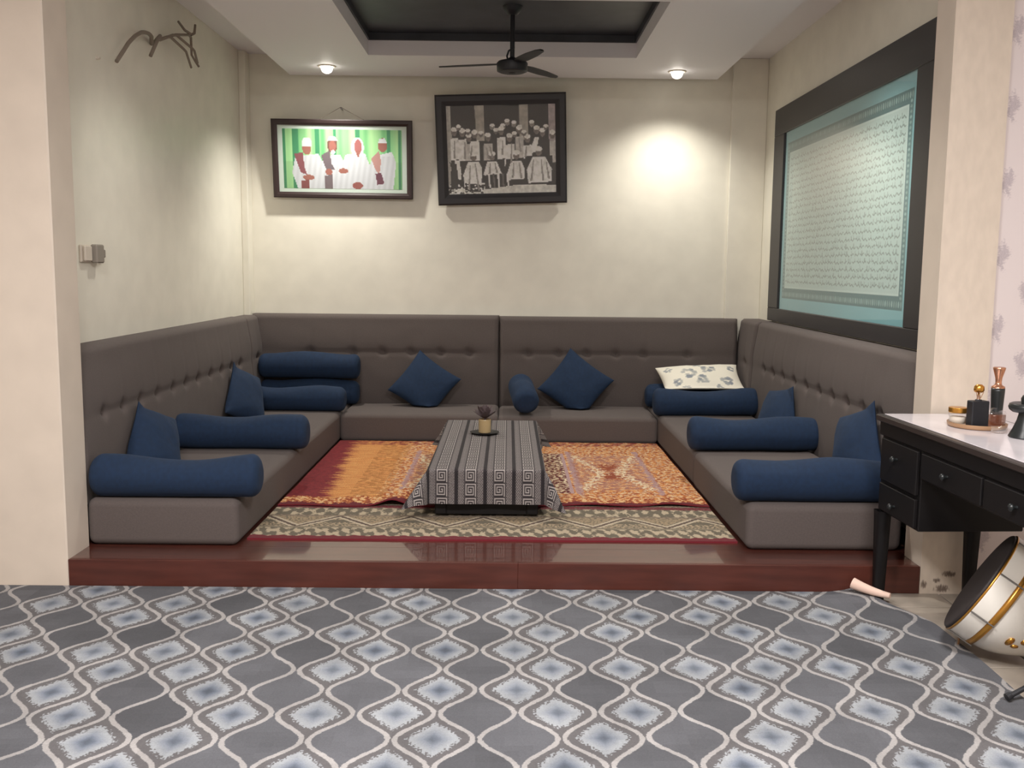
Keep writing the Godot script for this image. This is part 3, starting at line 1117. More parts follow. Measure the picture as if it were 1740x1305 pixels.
func cushion(called: String, label: String, c: Vector3, n: Vector3, roll: float, w: float, h: float, t: float, m: Material, planes: Array, group := "blue velvet cushions") -> void:
	var z := n.normalized()
	var x := Vector3.UP.cross(z).normalized()
	var y := z.cross(x)
	var B := Basis(x, y, z) * Basis(Vector3.BACK, roll)
	var mb := MB.new()
	for sg in [1.0, -1.0]:
		mb.grid(22, 22, func(a, b):
			# denser towards the rim
			var u: float = sin((a - 0.5) * PI)
			var q: float = sin((b - 0.5) * PI)
			var px: float = u * w * 0.5 * (1.0 - 0.085 * (1.0 - q * q) * u * u)
			var py: float = q * h * 0.5 * (1.0 - 0.085 * (1.0 - u * u) * q * q)
			var th: float = t * 0.5 * pow(maxf(0.0, (1.0 - u * u) * (1.0 - q * q)), 0.42) * (1.0 + 0.12 * nz(px * 7.0 + c.x, py * 7.0 + sg))
			var p := c + B * Vector3(px, py, sg * th)
			for pl in planes:
				var d: float = pl[0].dot(p) - pl[1] - (0.25 * th + 0.002 if sg > 0.0 else 0.0)
				if d < 0.0:
					p -= pl[0] * d
			return p - c, sg < 0.0, false, func(a, b): return Vector2(sin((a - 0.5) * PI) * 0.5 + 0.5, 0.5 - sin((b - 0.5) * PI) * 0.5))
	var o := obj(called, mb, m)
	o.position = c
	tag(o, label, "cushion", group)

func bolsters_and_cushions() -> void:
	var r := 0.094
	var s := SEAT + r * 0.93 + 0.006
	bolster("blue bolster at the front end of the left sofa", Vector3(-1.485, s, -0.165), 0.755, r, 0.012, 0.0, 0.014, 1)
	bolster("blue bolster across the middle of the left sofa", Vector3(-1.515, s, -1.325), 0.765, 0.097, 0.01, 0.0, 0.002, 2)
	bolster("blue bolster across the far end of the left sofa, before the stacked pair", Vector3(-1.53, s - 0.006, -2.785), 0.73, 0.09, -0.02, 0.0, 0.004, 3)
	bolster("lower of the two stacked blue bolsters in the back left corner", Vector3(-1.50, s - 0.004, -3.165), 0.745, 0.096, 0.0, 0.0, 0.0, 4)
	bolster("upper of the two stacked blue bolsters in the back left corner", Vector3(-1.50, s + 0.197, -3.16), 0.76, 0.098, 0.0, -0.006, 0.0, 5)
	bolster("blue bolster pointing forward beside the diamond cushion on the back seat", Vector3(0.118, s + 0.034, -2.885), 0.40, 0.094, PI / 2 + 0.12, 0.24, 0.0, 6)
	bolster("blue bolster under the white floral pillow in the back right corner", Vector3(1.40, s - 0.012, -3.15), 0.70, 0.086, 0.0, 0.0, 0.0, 7)
	bolster("blue bolster across the far end of the right sofa, before the floral pillow", Vector3(1.425, s, -2.735), 0.755, 0.096, 0.0, 0.012, 0.010, 8)
	bolster("blue bolster across the middle of the right sofa", Vector3(1.432, s + 0.002, -1.40), 0.76, 0.098, 0.0, 0.008, 0.008, 9)
	bolster("blue bolster at the front end of the right sofa, partly behind the desk", Vector3(1.405, s, -0.185), 0.745, 0.097, 0.0, 0.0, 0.0, 10)

	var floor_ := [Vector3.UP, SEAT + 0.007]
	var left := [Vector3.RIGHT, WL + 0.178]
	var right := [Vector3.LEFT, -(WR - 0.195)]
	var back := [Vector3.BACK, WB + 0.182]
	var V: Material = mats.blue_velvet
	cushion("blue_cushion", "blue cushion on the left sofa behind the front bolster", Vector3(-1.785, 0.475, -0.68), Vector3(0.78, 0.54, 0.30), -0.50, 0.32, 0.40, 0.17, V, [floor_, left])
	cushion("blue_cushion", "blue cushion on the left sofa behind the middle bolster", Vector3(-1.79, 0.495, -2.36), Vector3(0.78, 0.52, 0.32), -0.52, 0.34, 0.42, 0.17, V, [floor_, left])
	cushion("blue_cushion", "blue cushion standing on a corner on the left half of the back seat", Vector3(-0.628, 0.485, -3.135), Vector3(-0.02, 0.42, 0.9), -0.62, 0.40, 0.40, 0.15, V, [[Vector3.UP, SEAT], back])
	cushion("blue_cushion", "blue cushion standing on a corner on the right half of the back seat", Vector3(0.52, 0.495, -3.135), Vector3(0.0, 0.40, 0.9), -0.66, 0.42, 0.42, 0.15, V, [[Vector3.UP, SEAT - 0.008], back])
	cushion("blue_cushion", "blue cushion on the right sofa behind the middle bolster", Vector3(1.715, 0.465, -1.86), Vector3(-0.84, 0.48, 0.30), 0.22, 0.36, 0.38, 0.16, V, [floor_, right])
	cushion("blue_cushion", "blue cushion on the right sofa half hidden by the desk", Vector3(1.735, 0.515, -0.53), Vector3(-0.92, 0.32, 0.22), 0.40, 0.36, 0.40, 0.18, V, [floor_, right])
	# white pillow printed with grey flowers
	var im := Image.create(256, 160, false, Image.FORMAT_RGB8)
	im.fill(c8(236, 231, 216))
	for f in [[92, 70, 30], [120, 104, 24], [150, 58, 26], [46, 104, 20], [196, 110, 24], [224, 44, 18], [28, 36, 16], [70, 136, 16], [168, 142, 16], [120, 22, 16]]:
		for k in 9:
			var a: float = k * 2.4 + f[0]
			var rr: float = f[2] * (0.25 + 0.75 * rand01(k, f[1]))
			var g := rand01(f[0], k)
			ellipse(im, f[0] + cos(a) * rr * 0.8, f[1] + sin(a) * rr * 0.8, f[2] * (0.2 + 0.16 * g), f[2] * (0.18 + 0.12 * g), c8(204, 202, 192).lerp(c8(136, 142, 150), g))
	var fm := mat("floral_cotton", Color.WHITE, 0.85)
	fm.albedo_texture = soften(im, 4)
	cushion("floral_pillow", "white pillow printed with grey flowers in the back right corner", Vector3(1.455, 0.535, -3.04), Vector3(0.0, 0.84, 0.54), 0.08, 0.63, 0.37, 0.16, fm, [[Vector3.UP, SEAT + 0.168], back, [Vector3.LEFT, -(WR - 0.20)]], "")


# ---------------------------------------------------------------- pictures on the back wall
func frame_of(o: Node3D, w: float, h: float, b: float, d: float, m: Material) -> void:
	# four mitred bars with a stepped profile
	var prof := [Vector2(0.0, 0.0), Vector2(0.0, d * 0.85), Vector2(b * 0.15, d), Vector2(b * 0.6, d), Vector2(b * 0.85, d * 0.8), Vector2(b, d * 0.7), Vector2(b, 0.0)]
	for k in 4:
		var mb := MB.new()
		var horiz := k % 2 == 0
		var L := (w if horiz else h) * 0.5
		var off := (h if horiz else w) * 0.5
		var B := Basis(Vector3.BACK, -PI / 2 * k)
		for i in prof.size() - 1:
			var p: Vector2 = prof[i]
			var q: Vector2 = prof[i + 1]
			var nrm := Vector3(0, q.y - p.y, 0) + Vector3(0, 0, q.x - p.x)
			mb.quad(B * Vector3(-L + p.x, off - p.x, p.y), B * Vector3(L - p.x, off - p.x, p.y), B * Vector3(L - q.x, off - q.x, q.y), B * Vector3(-L + q.x, off - q.x, q.y), B * nrm)
		obj("frame_bar", mb, m, o)

func flat_sheet(w: float, h: float, z: float) -> MB:
	var mb := MB.new()
	mb.sheet(Vector3(-w * 0.5, h * 0.5, z), Vector3(w * 0.5, h * 0.5, z), Vector3(w * 0.5, -h * 0.5, z), Vector3(-w * 0.5, -h * 0.5, z), Vector3.BACK)
	return mb

func wall_pictures() -> void:
	# colour photograph: four men in white before a green curtain
	var im := Image.create(408, 204, false, Image.FORMAT_RGB8)
	for x in 408:
		var f := sin(x * 0.085) * 0.5 + sin(x * 0.21 + 1.0) * 0.3 + nz(x, 2.0, 0.03) * 0.6
		var g := c8(96, 176, 112).lerp(c8(176, 224, 160), clampf(0.55 + f * 0.6, 0, 1))
		for q in [[44, 11], [118, 8], [178, 6], [256, 7], [362, 7], [400, 6], [4, 6]]:
			if absf(x - q[0]) < q[1]:
				g = c8(52, 138, 92)
		for y in 204:
			im.set_pixel(x, y, g * (1.0 if y < 110 else 0.92))
	var wh := c8(204, 208, 213)
	var sk := c8(150, 92, 80)
	# bodies
	poly(im, [Vector2(66, 92), Vector2(122, 84), Vector2(140, 120), Vector2(140, 204), Vector2(48, 204), Vector2(30, 150), Vector2(40, 100)], wh)
	poly(im, [Vector2(146, 90), Vector2(196, 86), Vector2(212, 120), Vector2(210, 204), Vector2(134, 204), Vector2(132, 110)], wh)
	poly(im, [Vector2(214, 86), Vector2(282, 80), Vector2(300, 130), Vector2(296, 204), Vector2(208, 204), Vector2(206, 110)], wh)
	poly(im, [Vector2(306, 90), Vector2(374, 74), Vector2(388, 110), Vector2(378, 204), Vector2(298, 204), Vector2(298, 120)], wh)
	# heads, caps, beards
	ellipse(im, 82, 66, 15, 22, sk)
	ellipse(im, 82, 80, 11, 8, c8(150, 100, 84))
	poly(im, [Vector2(66, 60), Vector2(66, 40), Vector2(74, 30), Vector2(92, 30), Vector2(99, 42), Vector2(99, 60)], wh)
	ellipse(im, 170, 54, 17, 26, c8(110, 70, 62))
	ellipse(im, 170, 58, 12, 20, sk)
	poly(im, [Vector2(154, 38), Vector2(160, 24), Vector2(180, 24), Vector2(188, 38)], wh)
	ellipse(im, 172, 78, 7, 8, wh)
	ellipse(im, 256, 62, 22, 36, wh)
	ellipse(im, 258, 58, 13, 24, c8(158, 92, 90))
	poly(im, [Vector2(248, 72), Vector2(266, 72), Vector2(258, 98)], sk)
	ellipse(im, 342, 52, 16, 24, sk)
	poly(im, [Vector2(326, 44), Vector2(332, 30), Vector2(350, 28), Vector2(358, 44)], wh)
	# shawls and hands
	poly(im, [Vector2(38, 86), Vector2(68, 80), Vector2(72, 130), Vector2(80, 156), Vector2(60, 150)], c8(128, 68, 76))
	poly(im, [Vector2(60, 178), Vector2(86, 174), Vector2(88, 204), Vector2(60, 204)], c8(122, 62, 62))
	ellipse(im, 86, 166, 20, 9, sk)
	poly(im, [Vector2(130, 90), Vector2(160, 72), Vector2(166, 118), Vector2(178, 138), Vector2(148, 140)], c8(104, 92, 98))
	poly(im, [Vector2(142, 160), Vector2(168, 154), Vector2(168, 204), Vector2(142, 204)], c8(108, 96, 100))
	ellipse(im, 156, 146, 12, 11, sk)
	ellipse(im, 206, 142, 16, 9, sk)
	ellipse(im, 254, 192, 18, 12, c8(140, 76, 70))
	poly(im, [Vector2(302, 98), Vector2(330, 70), Vector2(336, 110), Vector2(330, 150), Vector2(318, 140)], c8(176, 132, 126))
	poly(im, [Vector2(316, 150), Vector2(336, 146), Vector2(346, 184), Vector2(322, 188)], c8(96, 46, 66))
	for x in 408:     # sleeve and robe folds drawn in the print
		for y in range(90, 204):
			var c := im.get_pixel(x, y)
			if c.r > 0.77:
				im.set_pixel(x, y, c * (0.96 + 0.03 * sin(x * 0.33 + y * 0.05)))
	var pm := mat("colour_print", Color.WHITE, 0.5)
	pm.albedo_texture = soften(im, 3)
	var o := thing("framed_photograph", "brown framed colour photograph of four men in white before green curtains", "picture", Vector3(-1.265, 2.176, WB + 0.075))
	o.rotation = Vector3(deg_to_rad(7.0), 0, deg_to_rad(-0.3))
	frame_of(o, 1.062, 0.582, 0.044, 0.028, mats.brown_frame)
	obj("mount", flat_sheet(0.985, 0.505, 0.012), mat("mount_card", c8(206, 222, 212), 0.7), o)
	obj("print", flat_sheet(0.900, 0.440, 0.013), pm, o)
	obj("glass_pane", flat_sheet(0.985, 0.505, 0.017), mats.clear_glass, o)
	obj("backing_board", span(Vector3(-0.52, -0.28, -0.002), Vector3(0.52, 0.28, 0.008)), mats.brown_frame, o)
	var cord := MB.new()
	cord.tube([Vector3(-0.18, 0.285, 0.006), Vector3(-0.09, 0.335, -0.012), Vector3(-0.012, 0.382, -0.03)], 0.0022, 0.0022, 6)
	cord.tube([Vector3(-0.012, 0.382, -0.03), Vector3(0.08, 0.335, -0.012), Vector3(0.18, 0.285, 0.006)], 0.0022, 0.0022, 6)
	obj("hanging_cord", cord, mats.cable, o)
	var nail := MB.new()
	nail.tube([Vector3(-1.277, 2.556, WB), Vector3(-1.277, 2.558, WB + 0.05)], 0.005, 0.005, 8)
	nail.tube([Vector3(-1.277, 2.558, WB + 0.05), Vector3(-1.277, 2.558, WB + 0.054)], 0.009, 0.009, 8)
	tag(obj("nail", nail, mats.steel), "nail above the colour photograph that holds its cord", "nail")

	# black and white group photograph
	im = Image.create(380, 300, false, Image.FORMAT_RGB8)
	var ink := c8(27, 26, 28)
	var lt := c8(236, 236, 233)
	im.fill(ink)
	poly(im, [Vector2(0, 0), Vector2(18, 0), Vector2(20, 120), Vector2(8, 300), Vector2(0, 300)], c8(176, 174, 168))
	poly(im, [Vector2(100, 0), Vector2(132, 0), Vector2(132, 120), Vector2(104, 120)], c8(168, 164, 156))
	poly(im, [Vector2(252, 0), Vector2(284, 0), Vector2(284, 120), Vector2(252, 120)], c8(164, 160, 152))
	poly(im, [Vector2(352, 0), Vector2(380, 0), Vector2(380, 200), Vector2(356, 190)], c8(170, 160, 162))
	# standing rows
	for q in [[160, 74], [196, 74], [212, 60], [234, 66], [254, 80], [296, 66]]:
		ellipse(im, q[0], q[1], 9, 11, c8(132, 128, 124))
		ellipse(im, q[0], q[1] - 6, 9, 6, lt)
	for q in [[28, 88, 24], [56, 92, 26], [78, 108, 26], [98, 98, 28], [144, 108, 28], [190, 88, 26], [218, 112, 30], [252, 86, 26], [280, 116, 26], [312, 88, 22], [332, 96, 22], [366, 104, 18]]:
		var x: float = q[0]
		var y: float = q[1]
		var w: float = q[2]
		var body := lt if int(x) % 3 != 0 else c8(196, 194, 190)
		if int(x) in [312, 332]:
			body = ink
		poly(im, [Vector2(x - w * 0.55, y + 22), Vector2(x + w * 0.55, y + 20), Vector2(x + w * 0.62, y + 92), Vector2(x - w * 0.6, y + 96)], body)
		ellipse(im, x, y, 10, 14, c8(112, 104, 100))
		ellipse(im, x, y - 8, 11, 8, c8(230, 229, 224))
	poly(im, [Vector2(304, 112), Vector2(320, 112), Vector2(310, 160), Vector2(284, 168)], lt)
	poly(im, [Vector2(26, 182), Vector2(44, 182), Vector2(52, 250), Vector2(38, 250)], lt)
	poly(im, [Vector2(10, 190), Vector2(34, 196), Vector2(36, 280), Vector2(22, 240)], ink)
	poly(im, [Vector2(54, 188), Vector2(68, 186), Vector2(70, 280), Vector2(56, 270)], ink)
	# seated row
	for q in [[92, 172, 66, 290], [156, 172, 56, 232], [240, 170, 58, 250], [318, 160, 76, 262]]:
		var x: float = q[0]
		var y: float = q[1]
		var w: float = q[2]
		poly(im, [Vector2(x - w * 0.62, y + 14), Vector2(x + w * 0.62, y + 14), Vector2(x + w * 0.66, y + 90), Vector2(x - w * 0.66, y + 90)], ink)
		poly(im, [Vector2(x - w * 0.3, y + 18), Vector2(x + w * 0.3, y + 18), Vector2(x + w * 0.6, y + 60), Vector2(x + w * 0.56, q[3]), Vector2(x - w * 0.5, q[3] + 4), Vector2(x - w * 0.56, y + 60)], c8(236, 237, 234))
		ellipse(im, x, y, 11, 15, c8(118, 110, 106))
		ellipse(im, x, y - 9, 13, 9, c8(236, 236, 232))
	for k in 5:
		poly(im, [Vector2(140 + k * 16, 232), Vector2(148 + k * 16, 232), Vector2(150 + k * 16, 280), Vector2(144 + k * 16, 280)], lt if k % 2 == 0 else c8(92, 88, 88))
	poly(im, [Vector2(0, 282), Vector2(60, 278), Vector2(120, 284), Vector2(240, 270), Vector2(380, 272), Vector2(380, 300), Vector2(0, 300)], c8(220, 220, 214))
	poly(im, [Vector2(60, 262), Vector2(130, 268), Vector2(120, 292), Vector2(70, 288)], ink)
	for k in 60:
		ellipse(im, rng.randf() * 120.0, 268.0 + rng.randf() * 32.0, 4, 3, ink if k % 2 else lt)
	# heads of a second row, robe folds and the grain of an old print
	for q in [[44, 70], [76, 84], [120, 92], [172, 84], [236, 96], [268, 92], [344, 74]]:
		ellipse(im, q[0], q[1] + 5, 8, 10, c8(104, 98, 96))
		ellipse(im, q[0], q[1], 9, 6, c8(222, 221, 217))
	for q in [[30, 116, 26, 176], [64, 122, 62, 180], [88, 134, 84, 168], [138, 140, 144, 180], [150, 138, 158, 178], [196, 120, 192, 168], [226, 130, 222, 196], [250, 112, 256, 160], [276, 140, 272, 176], [80, 200, 74, 286], [98, 196, 108, 288], [150, 196, 146, 230], [166, 196, 172, 228], [232, 196, 226, 246], [250, 194, 256, 248], [300, 186, 290, 258], [326, 186, 332, 258], [344, 196, 352, 252]]:
		poly(im, [Vector2(q[0] - 1.5, q[1]), Vector2(q[0] + 1.5, q[1]), Vector2(q[2] + 4, q[3]), Vector2(q[2] - 3, q[3])], c8(150, 147, 144))
	for y in 300:
		for x in 380:
			im.set_pixel(x, y, im.get_pixel(x, y) * (1.06 + 0.16 * nz(x, y, 0.04) + 0.05 * nz(x, y, 0.3)))
	var bm := mat("grey_print", Color.WHITE, 0.5)
	bm.albedo_texture = soften(im, 3)
	o = thing("framed_photograph", "dark framed black and white photograph of a large group of men", "picture", Vector3(-0.06, 2.262, WB + 0.07))
	o.rotation = Vector3(deg_to_rad(5.5), 0, deg_to_rad(1.9))
	frame_of(o, 0.985, 0.815, 0.082, 0.034, mats.black_frame)
	obj("print", flat_sheet(0.835, 0.660, 0.016), bm, o)
	obj("glass_pane", flat_sheet(0.835, 0.660, 0.021), mats.clear_glass, o)
	obj("backing_board", span(Vector3(-0.48, -0.395, -0.004), Vector3(0.48, 0.395, 0.010)), mats.black_frame, o)


# ---------------------------------------------------------------- framed script on the right wall
func framed_script() -> void:
	var W := 1024
	var H := 592
	var im := Image.create(W, H, false, Image.FORMAT_RGB8)
	var teal := c8(128, 186, 194)
	var band := c8(78, 122, 126)
	var page := c8(192, 216, 212)
	im.fill(teal)
	im.fill_rect(Rect2i(26, 38, W - 52, H - 76), band)
	for k in 74:      # beads of the printed border
		var x := 34.0 + k * 13.1
		for y in [52.0, H - 52.0]:
			ellipse(im, x, y, 4.5, 8, c8(128, 164, 162) if k % 3 else c8(148, 184, 182))
	for k in 38:
		var y := 66.0 + k * 12.4
		for x in [38.0, W - 38.0]:
			ellipse(im, x, y, 6, 4, c8(128, 164, 162) if k % 3 else c8(148, 184, 182))
	im.fill_rect(Rect2i(50, 72, W - 100, H - 144), page)
	im.fill_rect(Rect2i(56, 78, W - 112, H - 156), c8(182, 208, 204))
	var ink := c8(118, 140, 138)
	rng.seed = 77
	for line in 21:
		var y := 92.0 + line * 20.1
		var x := W - 64.0
		while x > 66.0:
			var word := rng.randf_range(18, 52)
			# a joined word: a baseline stroke with cups, tall letters and dots
			var steps := int(word / 1.2)
			var ph := rng.randf() * 6.0
			for s in steps:
				var xx := x - s * 1.2
				if xx < 62.0:
					break
				var yy := y + 4.5 + 2.6 * sin(s * 0.34 + ph) + 1.5 * sin(s * 0.11 + ph)
				ellipse(im, xx, yy, 1.7, 1.5, ink)
			for q in int(word / 13.0) + 1:
				var xx := x - rng.randf() * word
				if xx < 64.0:
					continue
				if rng.randf() < 0.5:
					im.fill_rect(Rect2i(int(xx), int(y) - 6, 2, 11), ink)
				else:
					ellipse(im, xx, y - 2.0 + rng.randf() * 14.0, 1.6, 1.4, ink)
			x -= word + rng.randf_range(5, 9)
	var sm := mat("script_print", Color.WHITE, 0.4)
	sm.albedo_texture = soften(im, 2)
	var o := thing("framed_script", "large black framed sheet of script with a teal border on the right wall", "picture", Vector3(WR, 1.762, -1.70), -PI / 2)
	# outer 2.68 x 1.515; the border is wider above and at the sides than below
	var b := MB.new()
	b.box(Vector3(0, 0.662, 0.017), Vector3(2.68, 0.19, 0.034), 0.004)
	obj("frame_bar", b, mats.black_frame, o)
	b = MB.new()
	b.box(Vector3(0, -0.710, 0.017), Vector3(2.68, 0.094, 0.034), 0.004)
	obj("frame_bar", b, mats.black_frame, o)
	b = MB.new()
	b.box(Vector3(-1.214, -0.048, 0.017), Vector3(0.252, 1.23, 0.034), 0.004)
	obj("frame_bar", b, mats.black_frame, o)
	b = MB.new()
	b.box(Vector3(1.227, -0.048, 0.017), Vector3(0.226, 1.23, 0.034), 0.004)
	obj("frame_bar", b, mats.black_frame, o)
	var pr := MB.new()
	pr.sheet(Vector3(-1.09, 0.568, 0.018), Vector3(1.115, 0.568, 0.018), Vector3(1.115, -0.664, 0.018), Vector3(-1.09, -0.664, 0.018), Vector3.BACK)
	obj("script_sheet", pr, sm, o)
	obj("backing_board", span(Vector3(-1.3, -0.74, 0.002), Vector3(1.3, 0.74, 0.016)), mats.black_frame, o)
	var gl := MB.new()
	gl.sheet(Vector3(-1.09, 0.568, 0.024), Vector3(1.115, 0.568, 0.024), Vector3(1.115, -0.664, 0.024), Vector3(-1.09, -0.664, 0.024), Vector3.BACK)
	obj("glass_pane", gl, mats.clear_glass, o)


# ---------------------------------------------------------------- ceiling fan
func fan() -> void:
	var f := thing("ceiling_fan", "black ceiling fan hanging from the dark ceiling recess", "fan", Vector3(0.012, 2.927, -1.89))
	var m := MB.new()
	m.lathe([Vector2(0.001, -0.05), Vector2(0.03, -0.05), Vector2(0.055, -0.02), Vector2(0.06, 0.0)], 24)
	obj("canopy", m, mats.black_plastic, f)
	m = MB.new()
	m.lathe([Vector2(0.014, -0.325), Vector2(0.014, -0.04)], 16)
	obj("rod", m, mats.black_plastic, f)
	m = MB.new()
	m.lathe([Vector2(0.001, -0.392), Vector2(0.02, -0.392), Vector2(0.022, -0.388), Vector2(0.075, -0.385), Vector2(0.092, -0.378), Vector2(0.094, -0.332), Vector2(0.085, -0.322), Vector2(0.03, -0.316), Vector2(0.022, -0.30), Vector2(0.015, -0.295)], 32)
	obj("motor", m, mats.black_plastic, f)
	m = MB.new()
	m.tube([Vector3(0.012, -0.24, 0.008), Vector3(-0.022, -0.262, 0.012), Vector3(-0.032, -0.292, 0.012), Vector3(-0.024, -0.325, 0.012), Vector3(-0.01, -0.335, 0.01)], 0.006, 0.006, 8)
	obj("wire_loop", m, mats.black_plastic, f)
	for k in 3:
		var B := Basis(Vector3.UP, deg_to_rad(171.0 + 120.0 * k))
		var bl := MB.new()
		bl.grid(24, 14, func(a, b):
			var th: float = a * TAU
			var ln: float = lerpf(0.07, 0.45, b)
			var wd: float = 0.042 * (0.55 + 0.45 * smoothstep(0.0, 0.25, b)) * (1.0 - 0.35 * smoothstep(0.55, 1.0, b)) * (1.0 if b < 0.97 else 0.55)
			var q := Vector3(0, sin(th) * 0.004, cos(th) * wd)
			q = Basis(Vector3.RIGHT, deg_to_rad(-6.0)) * q
			return B * (Vector3(ln, -0.335 - 0.008 * b, 0) + q), false, true)
		obj("blade", bl, mats.black_plastic, f)


# ---------------------------------------------------------------- things on the left wall
func wall_fittings() -> void:
	var c := thing("loose_cables", "loose bundle of electric cables sticking out high on the left wall", "cable", Vector3(WL, 2.6, -1.6))
	var runs := [
		[[0.012, 0.0, 0.1], [0.05, 0.02, 0.2], [0.08, -0.01, 0.42], [0.08, -0.10, 0.60], [0.05, -0.22, 0.70]],
		[[0.012, 0.02, 0.05], [0.07, 0.04, 0.12], [0.10, -0.02, 0.26], [0.08, -0.11, 0.31]],
		[[0.012, 0.05, -0.02], [0.06, 0.08, -0.06], [0.10, 0.03, -0.22], [0.09, -0.04, -0.34]],
		[[0.012, 0.05, -0.03], [0.08, 0.10, -0.10], [0.13, 0.05, -0.28], [0.11, 0.0, -0.40]],
		[[0.012, 0.06, -0.05], [0.05, 0.12, -0.20], [0.08, 0.16, -0.38], [0.05, 0.06, -0.48], [0.08, 0.0, -0.52]],
		[[0.08, 0.16, -0.38], [0.09, 0.18, -0.42], [0.09, 0.235, -0.44]],
		[[0.08, 0.165, -0.37], [0.07, 0.17, -0.30], [0.06, 0.20, -0.22]],
	]
	for k in runs.size():
		var cv := Curve3D.new()
		var rr: Array = runs[k]
		for i in rr.size():
			var p := Vector3(rr[i][0], rr[i][1], rr[i][2])
			var a: Array = rr[maxi(0, i - 1)]
			var b: Array = rr[mini(rr.size() - 1, i + 1)]
			var t := (Vector3(b[0], b[1], b[2]) - Vector3(a[0], a[1], a[2])) * 0.17
			cv.add_point(p, -t, t)
		var pts := []
		for i in 15:
			pts.append(cv.sample_baked(cv.get_baked_length() * i / 14.0))
		var m := MB.new()
		m.tube(pts, 0.011 if k < 2 else 0.0085, 0.010 if k < 2 else 0.007, 8)
		obj("cable", m, mats.cable, c)
	var s := thing("wall_socket", "small beige switch box on the left wall near the pillar", "switch", Vector3(WL, 1.418, -0.59), PI / 2)
	obj("back_plate", span(Vector3(-0.10, -0.042, 0), Vector3(0.10, 0.042, 0.012), 0.004), mats.white_plastic, s)
	obj("switch_box", span(Vector3(0.0, -0.045, 0.012), Vector3(0.085, 0.045, 0.045), 0.006), mats.grey_plastic, s)
	obj("socket_face", span(Vector3(-0.085, -0.036, 0.012), Vector3(-0.01, 0.036, 0.026), 0.004), mats.white_plastic, s)
	obj("plug", span(Vector3(0.115, -0.018, 0.0), Vector3(0.155, 0.022, 0.022), 0.004), mats.grey_plastic, s)
	var h := MB.new()
	h.tube([Vector3(WL, 2.372, -0.78), Vector3(WL + 0.018, 2.372, -0.78)], 0.009, 0.006, 10)
	tag(obj("wall_clip", h, mats.white_plastic), "tiny white clip on the left wall beside the loose cables", "clip")


# ---------------------------------------------------------------- desk
func desk() -> void:
	var o := thing("desk", "black wooden desk with a marble top and two side drawers", "desk", Vector3(1.536, 0, 0.148), deg_to_rad(2.55))
	var L := 1.30
	var D := 0.455
	var T := 0.783
	var K: Material = mats.black_wood
	obj("desk_top", span(Vector3(0, T - 0.026, 0), Vector3(D, T, L), 0.004), mats.desk_wood_edge, o)
	obj("marble_slab", span(Vector3(0.028, T, 0.02), Vector3(D - 0.02, T + 0.003, L - 0.02), 0.001), mats.marble, o)
	obj("apron", span(Vector3(0.014, 0.70, 0.014), Vector3(D - 0.014, T - 0.026, L - 0.014), 0.002), K, o)
	# drawer pedestal at the far end, frieze drawers over the knee space
	obj("pedestal", span(Vector3(0.022, 0.383, 0.03), Vector3(D - 0.02, 0.70, 0.378), 0.003), K, o)
	obj("frieze", span(Vector3(0.022, 0.585, 0.378), Vector3(D - 0.02, 0.70, L - 0.03), 0.003), K, o)
	for q in [[0.520, 0.692, 0.05, 0.365, 0.628], [0.393, 0.505, 0.05, 0.365, 0.436], [0.595, 0.692, 0.395, 0.82, 0.645], [0.595, 0.692, 0.835, 1.25, 0.645]]:
		var dr := obj("drawer_front", span(Vector3(0.008, q[0], q[2]), Vector3(0.0225, q[1], q[3]), 0.003), K, o)
		var k := MB.new()
		k.lathe([Vector2(0.006, 0.0), Vector2(0.005, 0.010), Vector2(0.012, 0.016), Vector2(0.013, 0.022), Vector2(0.008, 0.027), Vector2(0.001, 0.028)], 14, Transform3D(Basis(Vector3.BACK, PI / 2), Vector3(0.008, q[4], (q[2] + q[3]) * 0.5 - 0.01)))
		obj("knob", k, mats.black_ceramic, dr)
	for q in [[0.032, 0.045, 0.383], [D - 0.035, 0.045, 0.383], [0.032, L - 0.045, 0.585], [D - 0.035, L - 0.045, 0.585]]:
		var lg := MB.new()
		var f0: float = 0.0 if q[1] < 0.5 else 0.008   # the near legs stand on the carpet
		lg.lathe([Vector2(0.001, f0), Vector2(0.024, f0), Vector2(0.025, f0 + 0.005), Vector2(0.036, q[2] - 0.02), Vector2(0.038, q[2])], 4, Transform3D(Basis(Vector3.UP, PI / 4), Vector3(q[0], 0, q[1])))
		obj("leg", lg, K, o)


